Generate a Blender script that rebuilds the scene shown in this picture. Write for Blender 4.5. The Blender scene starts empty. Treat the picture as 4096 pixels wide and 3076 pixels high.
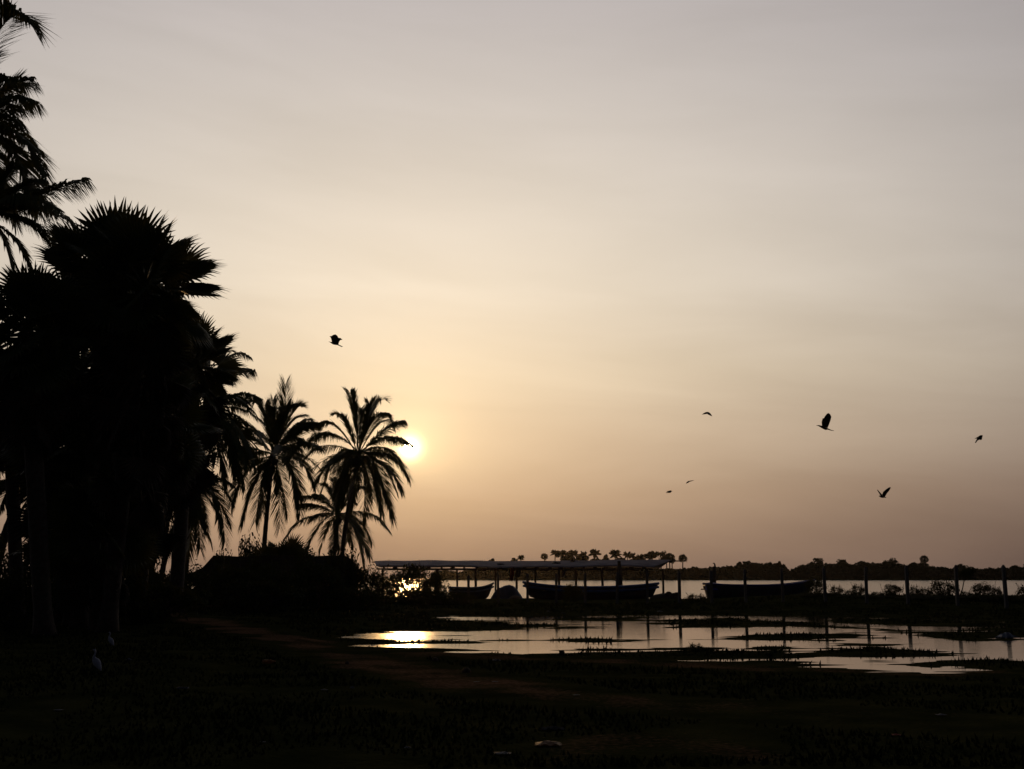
import bpy, math, random
import numpy as np
from mathutils import Vector, noise as mn

random.seed(7)
rng = np.random.default_rng(11)
R = math.radians
S = bpy.context.scene
COL = S.collection

# ------------------------------------------------------------------ camera
F = 4400.0            # focal length in pixels of the 4096 px wide photograph
H = 1.65              # eye height
PITCH = math.atan((2306 - 1538) / F)
cd = bpy.data.cameras.new('camera')
cam = bpy.data.objects.new('camera', cd)
COL.objects.link(cam)
cam.location = (0, 0, H)
cam.rotation_euler = (math.pi / 2 + PITCH, 0, 0)
cd.sensor_width = 36
cd.lens = F / 4096 * 36
cd.clip_start = 0.1
cd.clip_end = 9000
S.camera = cam
CP, SP = math.cos(PITCH), math.sin(PITCH)


def ray(px, py):
    a = (px - 2048) / F
    b = (1538 - py) / F
    return Vector((a, CP - SP * b, SP + CP * b))


def at(px, py, Y):
    """world point seen at photo pixel px,py at distance Y"""
    d = ray(px, py)
    return Vector((0, 0, H)) + d * (Y / d.y)


def gnd(px, py, z=0.0):
    d = ray(px, py)
    return Vector((0, 0, H)) + d * ((z - H) / d.z)


# ------------------------------------------------------------------ world and sun
SUN = ray(1638, 1790).normalized()
SUN_EL = math.asin(SUN.z)
SUN_AZ = math.atan2(SUN.x, SUN.y)

W = bpy.data.worlds.new('World')
S.world = W
W.use_nodes = True
nt = W.node_tree
nt.nodes.clear()


def N(t, tree=None, **kw):
    n = (tree or nt).nodes.new(t)
    for k, v in kw.items():
        setattr(n, k, v)
    return n


def M(op, a, b=None, c=None, clamp=False):
    n = nt.nodes.new('ShaderNodeMath')
    n.operation = op
    n.use_clamp = clamp
    for i, v in enumerate((a, b, c)):
        if v is None:
            continue
        if isinstance(v, (int, float)):
            n.inputs[i].default_value = v
        else:
            nt.links.new(v, n.inputs[i])
    return n.outputs[0]


def lin(c):
    return tuple((x / 255 / 12.92) if x / 255 <= 0.04045 else ((x / 255 + 0.055) / 1.055) ** 2.4 for x in c)


tc = N('ShaderNodeTexCoord')
nrm = N('ShaderNodeVectorMath', operation='NORMALIZE')
nt.links.new(tc.outputs['Generated'], nrm.inputs[0])
sep = N('ShaderNodeSeparateXYZ')
nt.links.new(nrm.outputs[0], sep.inputs[0])
dot = N('ShaderNodeVectorMath', operation='DOT_PRODUCT')
nt.links.new(nrm.outputs[0], dot.inputs[0])
dot.inputs[1].default_value = SUN
DEG = 180 / math.pi
theta = M('MULTIPLY', M('ARCCOSINE', M('MINIMUM', dot.outputs['Value'], 0.9999999)), DEG)
elev = M('MULTIPLY', M('ARCSINE', sep.outputs['Z']), DEG)
az = M('SUBTRACT', M('MULTIPLY', M('ARCTAN2', sep.outputs['X'], sep.outputs['Y']), DEG), SUN_AZ * DEG)
azw = M('ABSOLUTE', M('WRAP', az, 180.0, -180.0))
el0 = M('MAXIMUM', elev, 0.0)

# thin high cloud: long streaks, stretched along the horizon
cv = N('ShaderNodeCombineXYZ')
nt.links.new(M('MULTIPLY', az, 0.045), cv.inputs[0])
nt.links.new(M('ADD', M('MULTIPLY', elev, 0.26), M('MULTIPLY', az, 0.022)), cv.inputs[1])
cn = N('ShaderNodeTexNoise')
cn.inputs['Scale'].default_value = 1.0
cn.inputs['Detail'].default_value = 6
cn.inputs['Roughness'].default_value = 0.55
cn.inputs['Distortion'].default_value = 0.4
nt.links.new(cv.outputs[0], cn.inputs['Vector'])
cloud = M('ADD', M('MULTIPLY', M('SUBTRACT', cn.outputs['Fac'], 0.5), 0.32), 1.0)
elc = M('ADD', el0, M('MULTIPLY', M('SUBTRACT', cn.outputs['Fac'], 0.5), 2.2))

ramp = N('ShaderNodeValToRGB')
nt.links.new(M('DIVIDE', M('MAXIMUM', elc, 0.0), 90.0), ramp.inputs[0])
stops = [(0, (148, 121, 103)), (1.4, (163, 134, 112)), (3.9, (186, 158, 133)), (7.1, (211, 188, 162)), (10.4, (226, 208, 182)),
         (14.9, (236, 223, 204)), (19.4, (228, 217, 203)), (24.4, (213, 204, 196)), (29.2, (197, 189, 186)),
         (40, (92, 90, 94)), (60, (50, 52, 58)), (90, (38, 42, 50))]
while len(ramp.color_ramp.elements) < len(stops):
    ramp.color_ramp.elements.new(0.5)
for e, (a, c) in zip(ramp.color_ramp.elements, stops):
    e.position = a / 90
    e.color = lin(c) + (1,)
sig = M('ADD', 34.5, M('MULTIPLY', M('MINIMUM', el0, 30.0), 0.75))
q = M('DIVIDE', azw, sig)
fall = M('EXPONENT', M('MULTIPLY', M('MULTIPLY', q, q), -1.0))
fall = M('ADD', M('MULTIPLY', fall, 0.975), 0.025)
fallb = M('POWER', fall, 0.8)
fc = N('ShaderNodeCombineColor')
nt.links.new(fall, fc.inputs[0])
nt.links.new(M('POWER', fall, 0.97), fc.inputs[1])
nt.links.new(fallb, fc.inputs[2])


def mixc(bt, a, b, fac=1.0):
    n = nt.nodes.new('ShaderNodeMix')
    n.data_type = 'RGBA'
    n.blend_type = bt
    n.inputs['Factor'].default_value = fac
    nt.links.new(a, n.inputs['A'])
    nt.links.new(b, n.inputs['B'])
    return n.outputs['Result']


def scaled(val, col):
    n = nt.nodes.new('ShaderNodeVectorMath')
    n.operation = 'SCALE'
    n.inputs[0].default_value = col
    nt.links.new(val, n.inputs['Scale'])
    return n.outputs[0]


haze_col = mixc('MULTIPLY', ramp.outputs[0], fc.outputs[0])
cc = N('ShaderNodeCombineColor')
for i in range(3):
    nt.links.new(cloud, cc.inputs[i])
haze_col = mixc('MULTIPLY', haze_col, cc.outputs[0])
# aureole round the sun, dimmed by the cloud bank just under it
t1 = M('DIVIDE', theta, 0.5)
g1 = M('MULTIPLY', M('EXPONENT', M('MULTIPLY', M('MULTIPLY', t1, t1), -1.0)), 3.6)
g2 = M('MULTIPLY', M('EXPONENT', M('DIVIDE', theta, -1.6)), 0.64)
g3 = M('MULTIPLY', M('EXPONENT', M('DIVIDE', theta, -6.0)), 0.15)
disc = M('MULTIPLY', M('LESS_THAN', theta, 0.3), 60.0)
bank = M('ADD', M('MULTIPLY', M('DIVIDE', M('SUBTRACT', elc, 4.6), 1.4, clamp=True), 0.75), 0.25)
a1 = scaled(M('MULTIPLY', M('ADD', g1, disc), bank), (1.0, 0.82, 0.42))
a2 = scaled(M('MULTIPLY', g2, bank), (1.0, 0.72, 0.28))
a3 = scaled(M('MULTIPLY', g3, M('ADD', 0.15, M('MULTIPLY', M('DIVIDE', el0, 7.0, clamp=True), 0.85))), (0.8, 0.62, 0.34))
tot = mixc('ADD', haze_col, a1)
tot = mixc('ADD', tot, a2)
tot = mixc('ADD', tot, a3)
sky = N('ShaderNodeTexSky', sky_type='NISHITA')
sky.sun_disc = False
sky.sun_elevation = SUN_EL
sky.sun_rotation = SUN_AZ
sky.dust_density = 6
sky.air_density = 1.2
bg1 = N('ShaderNodeBackground')
bg1.inputs['Strength'].default_value = 0.97
nt.links.new(tot, bg1.inputs['Color'])
bg2 = N('ShaderNodeBackground')
bg2.inputs['Strength'].default_value = 0.05
nt.links.new(sky.outputs[0], bg2.inputs['Color'])
mx = N('ShaderNodeMixShader')
mx.inputs[0].default_value = 0.08
nt.links.new(bg1.outputs[0], mx.inputs[1])
nt.links.new(bg2.outputs[0], mx.inputs[2])
wo = N('ShaderNodeOutputWorld')
nt.links.new(mx.outputs[0], wo.inputs[0])

sl = bpy.data.lights.new('sun', 'SUN')
sl.energy = 0.4
sl.angle = R(0.55)
sl.color = (1.0, 0.55, 0.20)
sun = bpy.data.objects.new('sun', sl)
COL.objects.link(sun)
sun.rotation_euler = SUN.to_track_quat('Z', 'Y').to_euler()

S.view_settings.view_transform = 'Standard'
S.view_settings.look = 'None'
S.view_settings.exposure = 0
S.view_settings.gamma = 1


# ------------------------------------------------------------------ materials
MATS = {}


def mat(name, c1, c2=None, scale=6.0, rough=0.8, trans=0.0, metal=0.0, bump=0.0, spec=0.3, tcol=None):
    if name in MATS:
        return MATS[name]
    m = bpy.data.materials.new(name)
    m.use_nodes = True
    t = m.node_tree
    p = t.nodes['Principled BSDF']
    p.inputs['Roughness'].default_value = rough
    p.inputs['Metallic'].default_value = metal
    p.inputs['Specular IOR Level'].default_value = spec
    co = t.nodes.new('ShaderNodeTexCoord')
    no = t.nodes.new('ShaderNodeTexNoise')
    no.inputs['Scale'].default_value = scale
    no.inputs['Detail'].default_value = 6
    t.links.new(co.outputs['Object'], no.inputs['Vector'])
    cr = t.nodes.new('ShaderNodeValToRGB')
    cr.color_ramp.elements[0].position = 0.32
    cr.color_ramp.elements[1].position = 0.68
    cr.color_ramp.elements[0].color = tuple(c1) + (1,)
    cr.color_ramp.elements[1].color = tuple(c2 or [x * 0.6 for x in c1]) + (1,)
    t.links.new(no.outputs['Fac'], cr.inputs[0])
    t.links.new(cr.outputs[0], p.inputs['Base Color'])
    if bump:
        b = t.nodes.new('ShaderNodeBump')
        b.inputs['Strength'].default_value = bump
        b.inputs['Distance'].default_value = 0.02
        t.links.new(no.outputs['Fac'], b.inputs['Height'])
        t.links.new(b.outputs[0], p.inputs['Normal'])
    if trans:
        tr = t.nodes.new('ShaderNodeBsdfTranslucent')
        tr.inputs['Color'].default_value = tuple(tcol or (0.30, 0.26, 0.05)) + (1,)
        ms = t.nodes.new('ShaderNodeMixShader')
        ms.inputs[0].default_value = trans
        t.links.new(p.outputs[0], ms.inputs[1])
        t.links.new(tr.outputs[0], ms.inputs[2])
        t.links.new(ms.outputs[0], t.nodes['Material Output'].inputs['Surface'])
    MATS[name] = m
    return m


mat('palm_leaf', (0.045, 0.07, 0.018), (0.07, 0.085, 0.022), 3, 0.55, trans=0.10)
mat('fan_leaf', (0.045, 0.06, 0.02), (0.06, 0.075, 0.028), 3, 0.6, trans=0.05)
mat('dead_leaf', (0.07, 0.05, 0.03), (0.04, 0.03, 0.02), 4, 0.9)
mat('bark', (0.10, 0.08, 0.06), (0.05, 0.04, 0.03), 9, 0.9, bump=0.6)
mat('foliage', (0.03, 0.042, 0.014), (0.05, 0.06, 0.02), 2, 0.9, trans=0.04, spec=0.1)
mat('far_foliage', (0.022, 0.036, 0.016), (0.018, 0.030, 0.014), 0.3, 1.0, spec=0.0)
mat('concrete', (0.17, 0.165, 0.16), (0.10, 0.10, 0.10), 14, 1.0, bump=0.4, spec=0.0)
mat('wood', (0.12, 0.08, 0.05), (0.06, 0.045, 0.03), 8, 0.85, bump=0.4)
mat('roof_sheet', (0.50, 0.44, 0.45), (0.30, 0.26, 0.27), 1.2, 0.95, spec=0.05)
mat('blue_paint', (0.05, 0.13, 0.36), (0.04, 0.09, 0.24), 3, 0.4)
mat('pale_paint', (0.18, 0.21, 0.27), (0.12, 0.15, 0.20), 5, 0.6)
mat('dark_paint', (0.03, 0.04, 0.07), (0.02, 0.025, 0.04), 4, 0.5)
mat('blue_tarp', (0.05, 0.07, 0.34), (0.04, 0.05, 0.22), 4, 0.5, bump=0.5)
mat('tarp', (0.09, 0.11, 0.17), (0.06, 0.07, 0.10), 4, 0.7, bump=0.5)
mat('net', (0.12, 0.09, 0.06), (0.07, 0.06, 0.05), 20, 0.9, bump=0.8)
mat('red_cloth', (0.28, 0.04, 0.03), (0.18, 0.03, 0.02), 6, 0.9)
mat('dark_cloth', (0.04, 0.04, 0.05), None, 6, 0.9)
mat('thatch', (0.06, 0.045, 0.03), (0.035, 0.028, 0.02), 14, 1.0, bump=0.8, spec=0.0)
mat('mud_wall', (0.20, 0.14, 0.10), (0.14, 0.10, 0.07), 5, 0.95)
mat('black_feather', (0.02, 0.02, 0.022), (0.012, 0.012, 0.014), 20, 0.6)
mat('white_feather', (0.42, 0.44, 0.50), (0.34, 0.36, 0.42), 12, 1.0, spec=0.0)
mat('beak', (0.35, 0.25, 0.08), None, 12, 0.6)
mat('plastic', (0.20, 0.205, 0.22), (0.07, 0.075, 0.08), 60, 0.8, spec=0.1)
mat('orange_lit_plastic', (0.28, 0.15, 0.07), (0.16, 0.09, 0.05), 40, 0.6, trans=0.25, tcol=(0.5, 0.25, 0.1), spec=0.1)  # orange light on the bottle and crumpled bag is painted into this colour
mat('black_plastic', (0.03, 0.03, 0.035), None, 20, 0.55, spec=0.2)
mat('rag', (0.07, 0.07, 0.075), (0.02, 0.02, 0.022), 40, 1.0, spec=0.0)
mat('rock', (0.08, 0.07, 0.06), (0.05, 0.045, 0.04), 12, 0.9, bump=0.5, spec=0.05)
mat('husk', (0.09, 0.06, 0.04), (0.05, 0.035, 0.025), 12, 0.95, bump=0.5)


# ------------------------------------------------------------------ mesh helpers
class MB:
    def __init__(s):
        s.v = []
        s.f = []

    def add(s, vs, fs):
        o = len(s.v)
        s.v.extend([tuple(x) for x in vs])
        s.f.extend([tuple(i + o for i in f) for f in fs])

    def box(s, c, d, rz=0.0, taper=1.0):
        c = Vector(c)
        x, y, z = d[0] / 2, d[1] / 2, d[2] / 2
        cr, sr = math.cos(rz), math.sin(rz)
        vs = []
        for sz in (-1, 1):
            k = 1 if sz < 0 else taper
            for sx, sy in ((-1, -1), (1, -1), (1, 1), (-1, 1)):
                px, py = sx * x * k, sy * y * k
                vs.append((c.x + px * cr - py * sr, c.y + px * sr + py * cr, c.z + sz * z))
        s.add(vs, [(3, 2, 1, 0), (4, 5, 6, 7), (0, 1, 5, 4), (1, 2, 6, 5), (2, 3, 7, 6), (3, 0, 4, 7)])

    def tube(s, pts, rad, n=8, flat=1.0, cap=True):
        pts = [Vector(p) for p in pts]
        if isinstance(rad, (int, float)):
            rad = [rad] * len(pts)
        vs = []
        up = Vector((0.13, 0.31, 0.94))
        for i, p in enumerate(pts):
            t = (pts[min(i + 1, len(pts) - 1)] - pts[max(i - 1, 0)]).normalized()
            if abs(t.dot(up)) > 0.97:
                up = Vector((1, 0.2, 0)).normalized()
            a = t.cross(up).normalized()
            b = a.cross(t).normalized()
            for k in range(n):
                w = 2 * math.pi * k / n
                vs.append(p + a * math.cos(w) * rad[i] * flat + b * math.sin(w) * rad[i])
        fs = []
        for i in range(len(pts) - 1):
            for k in range(n):
                k2 = (k + 1) % n
                fs.append((i * n + k, i * n + k2, (i + 1) * n + k2, (i + 1) * n + k))
        if cap:
            fs.append(tuple(range(n))[::-1])
            fs.append(tuple((len(pts) - 1) * n + k for k in range(n)))
        s.add(vs, fs)

    def mesh(s, name, m, smooth=False):
        me = bpy.data.meshes.new(name)
        me.from_pydata(s.v, [], s.f)
        me.materials.append(MATS[m] if isinstance(m, str) else m)
        if smooth:
            me.polygons.foreach_set('use_smooth', [True] * len(me.polygons))
        me.update()
        return me

    def build(s, name, m, parent=None, smooth=False):
        return link(name, s.mesh(name, m, smooth), parent)


def link(name, me, parent=None):
    o = bpy.data.objects.new(name, me)
    COL.objects.link(o)
    if parent:
        o.parent = parent
    return o


def tag(o, label=None, cat=None, group=None, kind=None):
    if label:
        o['label'] = label
    if cat:
        o['category'] = cat
    if group:
        o['group'] = group
    if kind:
        o['kind'] = kind
    return o


def thing(name, label, cat, loc=(0, 0, 0), rz=0.0, group=None):
    o = bpy.data.objects.new(name, None)
    COL.objects.link(o)
    o.empty_display_size = 0.3
    o.location = loc
    o.rotation_euler = (0, 0, rz)
    return tag(o, label, cat, group)


def copy_tree(o, parent=None):
    c = o.copy()
    COL.objects.link(c)
    c.parent = parent
    for ch in list(o.children):
        copy_tree(ch, c)
    return c


def local(mb, loc):
    """shift a builder's vertices so that loc becomes its origin"""
    mb.v = [(x - loc[0], y - loc[1], z - loc[2]) for x, y, z in mb.v]
    return mb


def leaf_cloud(mb, centres, size, aspect=0.45):
    """many small diamond leaves, one per centre, random orientation"""
    n = len(centres)
    d = rng.normal(size=(n, 3))
    d /= np.linalg.norm(d, axis=1)[:, None]
    e = rng.normal(size=(n, 3))
    e -= (e * d).sum(1)[:, None] * d
    e /= np.linalg.norm(e, axis=1)[:, None]
    L = (size * rng.uniform(0.6, 1.3, n))[:, None]
    c = np.asarray(centres)
    v = np.empty((n, 4, 3))
    v[:, 0] = c - d * L * 0.5
    v[:, 1] = c + e * L * aspect * 0.5
    v[:, 2] = c + d * L * 0.5
    v[:, 3] = c - e * L * aspect * 0.5
    o = len(mb.v)
    mb.v.extend(map(tuple, v.reshape(-1, 3).tolist()))
    mb.f.extend([(o + 4 * i, o + 4 * i + 1, o + 4 * i + 2, o + 4 * i + 3) for i in range(n)])


# ------------------------------------------------------------------ ground
def hnoise(X, Y, s, seed=0.0, oct=3):
    """vectorised smooth noise from rotated sines"""
    o = np.zeros_like(X)
    a = 1.0
    r = np.random.default_rng(int(seed * 10) + 5)
    for k in range(oct):
        for j in range(4):
            th = r.uniform(0, math.pi * 2)
            ph = r.uniform(0, math.pi * 2)
            f = s * (2 ** k) * r.uniform(0.7, 1.3)
            o += a * np.sin((X * math.cos(th) + Y * math.sin(th)) * f + ph + 1.3 * np.sin((X * math.sin(th) - Y * math.cos(th)) * f * 0.7))
        a *= 0.55
    return o / 4


WATER_POLYS = [
    [(1395, 2552), (1450, 2534), (1600, 2528), (1720, 2529), (1830, 2533), (2000, 2525), (2120, 2512), (2230, 2502), (2080, 2498),
     (2010, 2491), (1930, 2483), (1820, 2479), (1765, 2472), (1830, 2467), (2000, 2466), (2300, 2462), (2560, 2460), (2790, 2456),
     (3000, 2460), (3300, 2466), (3700, 2478), (4000, 2490), (4300, 2500), (4500, 2560), (4400, 2680), (4200, 2662), (4096, 2648), (3980, 2637),
     (3860, 2636), (3810, 2645), (3780, 2680), (3700, 2684), (3600, 2678), (3500, 2668), (3350, 2668), (3200, 2652),
     (3180, 2640), (3240, 2630), (3310, 2627), (3400, 2634), (3500, 2642), (3620, 2634), (3690, 2618), (3690, 2600), (3600, 2590), (3520, 2583),
     (3400, 2590), (3300, 2600), (3250, 2602), (3180, 2595), (3120, 2586), (3000, 2592), (2960, 2597), (2850, 2590), (2760, 2585),
     (2700, 2590), (2640, 2600), (2600, 2605), (2350, 2603), (2230, 2606), (2150, 2612), (2100, 2622), (2050, 2616), (1950, 2612),
     (1800, 2605), (1700, 2596), (1580, 2588), (1530, 2580), (1560, 2574), (1480, 2566)],
    [(1250, 2557), (1300, 2552), (1350, 2552), (1330, 2558), (1270, 2560)],
    [(2770, 2636), (2900, 2634), (3000, 2638), (2900, 2648), (2830, 2646)],
    [(2700, 2524), (2760, 2520), (2740, 2527)],
    [(3250, 2560), (3300, 2557), (3290, 2562)],
]
ISLANDS = [
    [(1380, 2556), (1500, 2560), (1620, 2568), (1750, 2563), (1950, 2558), (2110, 2558), (2100, 2565), (1960, 2571), (1910, 2580),
     (1800, 2576), (1680, 2574), (1540, 2578), (1400, 2574)],
    [(2160, 2479), (2300, 2474), (2440, 2472), (2540, 2468), (2600, 2470), (2560, 2482), (2400, 2484), (2200, 2482)],
    [(2640, 2485), (2700, 2478), (2900, 2476), (3050, 2482), (3250, 2490), (3280, 2500), (3100, 2506), (2900, 2507), (2700, 2508), (2680, 2500)],
    [(2200, 2562), (2250, 2556), (2400, 2555), (2500, 2560), (2560, 2563), (2450, 2567), (2300, 2566)],
    [(2890, 2552), (3000, 2543), (3200, 2537), (3350, 2534), (3480, 2536), (3545, 2543), (3500, 2552), (3300, 2554), (3100, 2559), (2960, 2557)],
    [(3620, 2532), (3750, 2528), (3950, 2518), (4100, 2510), (4300, 2510), (4300, 2545), (4096, 2550), (4000, 2558), (3900, 2564), (3780, 2558), (3680, 2545)],
    [(3300, 2472), (3700, 2484), (4300, 2497), (4300, 2515), (4000, 2510), (3750, 2506), (3500, 2500), (3350, 2492)],
    [(3310, 2562), (3350, 2560), (3395, 2566), (3380, 2573), (3320, 2570)],
    [(2120, 2512), (2300, 2507), (2480, 2503), (2470, 2507), (2250, 2514)],
    [(3030, 2490), (3500, 2512), (3560, 2519), (3400, 2516), (3050, 2500)],
    [(3650, 2668), (3720, 2660), (3800, 2662), (3760, 2672)],
]


def sdist(X, Y, poly):
    """signed distance, negative inside; X, Y flat arrays"""
    P = np.array([tuple(gnd(*p))[:2] for p in poly])
    d = np.full(X.shape, 1e9)
    inside = np.zeros(X.shape, bool)
    n = len(P)
    for i in range(n):
        ax, ay = P[i]
        bx, by = P[(i + 1) % n]
        ex, ey = bx - ax, by - ay
        t = np.clip(((X - ax) * ex + (Y - ay) * ey) / (ex * ex + ey * ey + 1e-9), 0, 1)
        d = np.minimum(d, np.hypot(X - ax - t * ex, Y - ay - t * ey))
        c = ((ay > Y) != (by > Y)) & (X < (bx - ax) * (Y - ay) / (by - ay + 1e-12) + ax)
        inside ^= c
    return np.where(inside, -d, d)


def polydist(X, Y, pts):
    P = np.array([tuple(gnd(*p))[:2] for p in pts])
    d = np.full(X.shape, 1e9)
    for (ax, ay), (bx, by) in zip(P[:-1], P[1:]):
        ex, ey = bx - ax, by - ay
        t = np.clip(((X - ax) * ex + (Y - ay) * ey) / (ex * ex + ey * ey + 1e-9), 0, 1)
        d = np.minimum(d, np.hypot(X - ax - t * ex, Y - ay - t * ey))
    return d


def sst(a, b, x):
    t = np.clip((x - a) / (b - a), 0, 1)
    return t * t * (3 - 2 * t)


def height(X, Y):
    X = np.asarray(X, float)
    Y = np.asarray(Y, float)
    sd = np.full(X.shape, 1e9)
    near = (Y > 12) & (Y < 60)
    if near.any():
        xs, ys = X[near], Y[near]
        s = np.full(xs.shape, 1e9)
        for p in WATER_POLYS:
            s = np.minimum(s, sdist(xs, ys, p))
        for p in ISLANDS:
            s = np.maximum(s, -sdist(xs, ys, p))
        sd[near] = s
    sdc = np.clip(sd, -3, 30)
    nz = hnoise(X, Y * 0.7, 1.6, 1, 3) * 0.010 + hnoise(X, Y, 5.0, 3, 2) * 0.0045
    streak = hnoise(X * 0.35, Y * 1.5, 2.2, 21, 3)
    rag = hnoise(X * 0.8, Y, 1.9, 31, 3)
    sdc = sdc + 0.28 * rag * (1 - sst(2, 5, np.abs(sdc)))
    h = np.where(sdc < 0, -0.060 * (1 - np.exp(sdc / 1.9)), 0.038 * (1 - np.exp(-sdc / 1.2)))
    h = h + 0.020 * streak * (1 - sst(1.0, 3.5, np.abs(sdc))) + 0.010 * streak + 0.008 * hnoise(X * 0.5, Y * 1.2, 5.3, 77, 2) + 0.016 * sst(0.3, 2.0, sdc) + 0.09 * sst(-4.3, -5.6, X) * sst(-0.3, 0.6, sdc)
    h = h + nz * (0.45 + 0.9 * sst(0.0, 3.0, sdc)) + 0.05 * sst(1, 9, sdc)
    # raised bank that carries the fence
    h = h + sst(47.5, 53, Y) * (0.10 + 0.14 * sst(4, 16, X))
    h = h + sst(53, 60, Y) * 0.32 * sst(10, 17, X) * (1 - sst(66, 72, Y))
    h = h + hnoise(X, Y, 0.35, 6, 2) * 0.03 * sst(50, 56, Y)
    # the lagoon edge
    edge = 80 - 15 * sst(6, 22, X) + 60 * sst(-11, -20, X) + 2.0 * np.sin(X * 0.35)
    h = h * (1 - sst(-6, 1, Y - edge)) - 0.75 * sst(-4, 5, Y - edge)
    # left side rises a little under the trees
    h = h + 0.25 * sst(-8, -22, X) * sst(30, 50, Y) * (1 - sst(90, 130, Y))
    return h


def spaced(a):
    out = []
    for (p, q, st) in a:
        out += list(np.arange(p, q, st))
    out.append(a[-1][1])
    return np.array(out)


xs = spaced([(-160, -60, 5), (-60, -24, 0.6), (-24, 26, 0.14), (26, 60, 0.6), (60, 160, 5)])
ys = spaced([(-60, 4, 4), (4, 12, 0.16), (12, 48, 0.11), (48, 58, 0.2), (58, 95, 0.5), (95, 170, 5)])
GX, GY = np.meshgrid(xs, ys)
GZ = height(GX.ravel(), GY.ravel())
nx, ny = len(xs), len(ys)
gv = np.stack([GX.ravel(), GY.ravel(), GZ], 1)
i0 = (np.arange(ny - 1)[:, None] * nx + np.arange(nx - 1)[None]).ravel()
gf = np.stack([i0, i0 + 1, i0 + nx + 1, i0 + nx], 1)
gm = bpy.data.meshes.new('ground')
gm.vertices.add(len(gv))
gm.vertices.foreach_set('co', gv.ravel())
gm.loops.add(gf.size)
gm.loops.foreach_set('vertex_index', gf.ravel())
gm.polygons.add(len(gf))
gm.polygons.foreach_set('loop_start', np.arange(0, gf.size, 4))
gm.polygons.foreach_set('use_smooth', np.ones(len(gf), bool))
gm.update()
TRACK = [(560, 2462), (760, 2498), (1000, 2540), (1250, 2590), (1420, 2645), (1650, 2705), (1950, 2765), (2300, 2828), (2750, 2862), (3300, 2895), (4200, 2960)]
TRACK2 = [(1250, 2600), (1600, 2622), (2000, 2640), (2400, 2650), (2800, 2672), (3300, 2692), (3900, 2700)]
TRACK3 = [(2250, 3120), (2420, 3010), (2700, 2990), (3000, 3080)]
TRACK4 = [(560, 2466), (900, 2452), (1300, 2440), (1560, 2434)]
fx, fy = gv[:, 0], gv[:, 1]
wob = hnoise(fx, fy, 1.1, 8, 3) * 0.7
fade = 0.25 + 0.75 * (1 - sst(-1.0, 4.0, fx))
brk = np.clip(0.75 + 0.5 * hnoise(fx, fy, 2.3, 41, 3), 0.2, 1.15)
dirt = 0.88 * fade * brk * (1 - sst(0.1, 1.15, polydist(fx, fy, TRACK) + wob))
dirt = np.maximum(dirt, 0.55 * brk * (1 - sst(0.1, 1.3, polydist(fx, fy, TRACK2) + wob)))
dirt = np.maximum(dirt, 0.38 * brk * (1 - sst(0.1, 0.6, polydist(fx, fy, TRACK3) + wob * 0.4)))
dirt = np.maximum(dirt, 0.5 * (1 - sst(0.2, 1.4, polydist(fx, fy, TRACK4) + wob * 0.5)))
at_ = gm.attributes.new('dirt', 'FLOAT', 'POINT')
at_.data.foreach_set('value', dirt.astype(np.float32))

g = bpy.data.materials.new('ground_soil')
g.use_nodes = True
t = g.node_tree
t.nodes.remove(t.nodes['Principled BSDF'])
p = t.nodes.new('ShaderNodeBsdfDiffuse')
p.inputs['Roughness'].default_value = 0.0
t.links.new(p.outputs[0], t.nodes['Material Output'].inputs['Surface'])


def nn(ty, **kw):
    x = t.nodes.new(ty)
    for k, v in kw.items():
        setattr(x, k, v)
    return x


def noise_node(scale, det=6, vec=None):
    x = nn('ShaderNodeTexNoise')
    x.inputs['Scale'].default_value = scale
    x.inputs['Detail'].default_value = det
    if vec:
        t.links.new(vec, x.inputs['Vector'])
    return x


def cramp(src, a, ca, b, cb):
    x = nn('ShaderNodeValToRGB')
    x.color_ramp.elements[0].position = a
    x.color_ramp.elements[0].color = tuple(ca) + (1,)
    x.color_ramp.elements[1].position = b
    x.color_ramp.elements[1].color = tuple(cb) + (1,)
    t.links.new(src, x.inputs[0])
    return x


geo = nn('ShaderNodeNewGeometry')
n1 = noise_node(1.3, 8, geo.outputs['Position'])
n2 = noise_node(16, 6, geo.outputs['Position'])
grass = cramp(n1.outputs['Fac'], 0.35, (0.020, 0.024, 0.009), 0.66, (0.042, 0.043, 0.016))
soil = cramp(n2.outputs['Fac'], 0.3, (0.095, 0.055, 0.034), 0.7, (0.165, 0.10, 0.062))
ad = nn('ShaderNodeAttribute', attribute_name='dirt')
mm = nn('ShaderNodeMath', operation='MULTIPLY_ADD')
t.links.new(n2.outputs['Fac'], mm.inputs[0])
mm.inputs[1].default_value = 0.9
mm.inputs[2].default_value = -0.45
m2 = nn('ShaderNodeMath', operation='ADD', use_clamp=True)
t.links.new(mm.outputs[0], m2.inputs[0])
t.links.new(ad.outputs['Fac'], m2.inputs[1])
m3 = nn('ShaderNodeMapRange')
m3.inputs['From Min'].default_value = 0.25
m3.inputs['From Max'].default_value = 0.75
t.links.new(m2.outputs[0], m3.inputs['Value'])
mixg = nn('ShaderNodeMix', data_type='RGBA')
t.links.new(m3.outputs[0], mixg.inputs['Factor'])
t.links.new(grass.outputs[0], mixg.inputs['A'])
t.links.new(soil.outputs[0], mixg.inputs['B'])
t.links.new(mixg.outputs['Result'], p.inputs['Color'])
bp = nn('ShaderNodeBump')
bp.inputs['Strength'].default_value = 0.8
bp.inputs['Distance'].default_value = 0.05
t.links.new(n2.outputs['Fac'], bp.inputs['Height'])
t.links.new(bp.outputs[0], p.inputs['Normal'])
gm.materials.append(g)
tag(link('ground', gm), 'dark grassy mud flat with a worn earth track and shallow hollows', 'ground', kind='structure')


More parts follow.
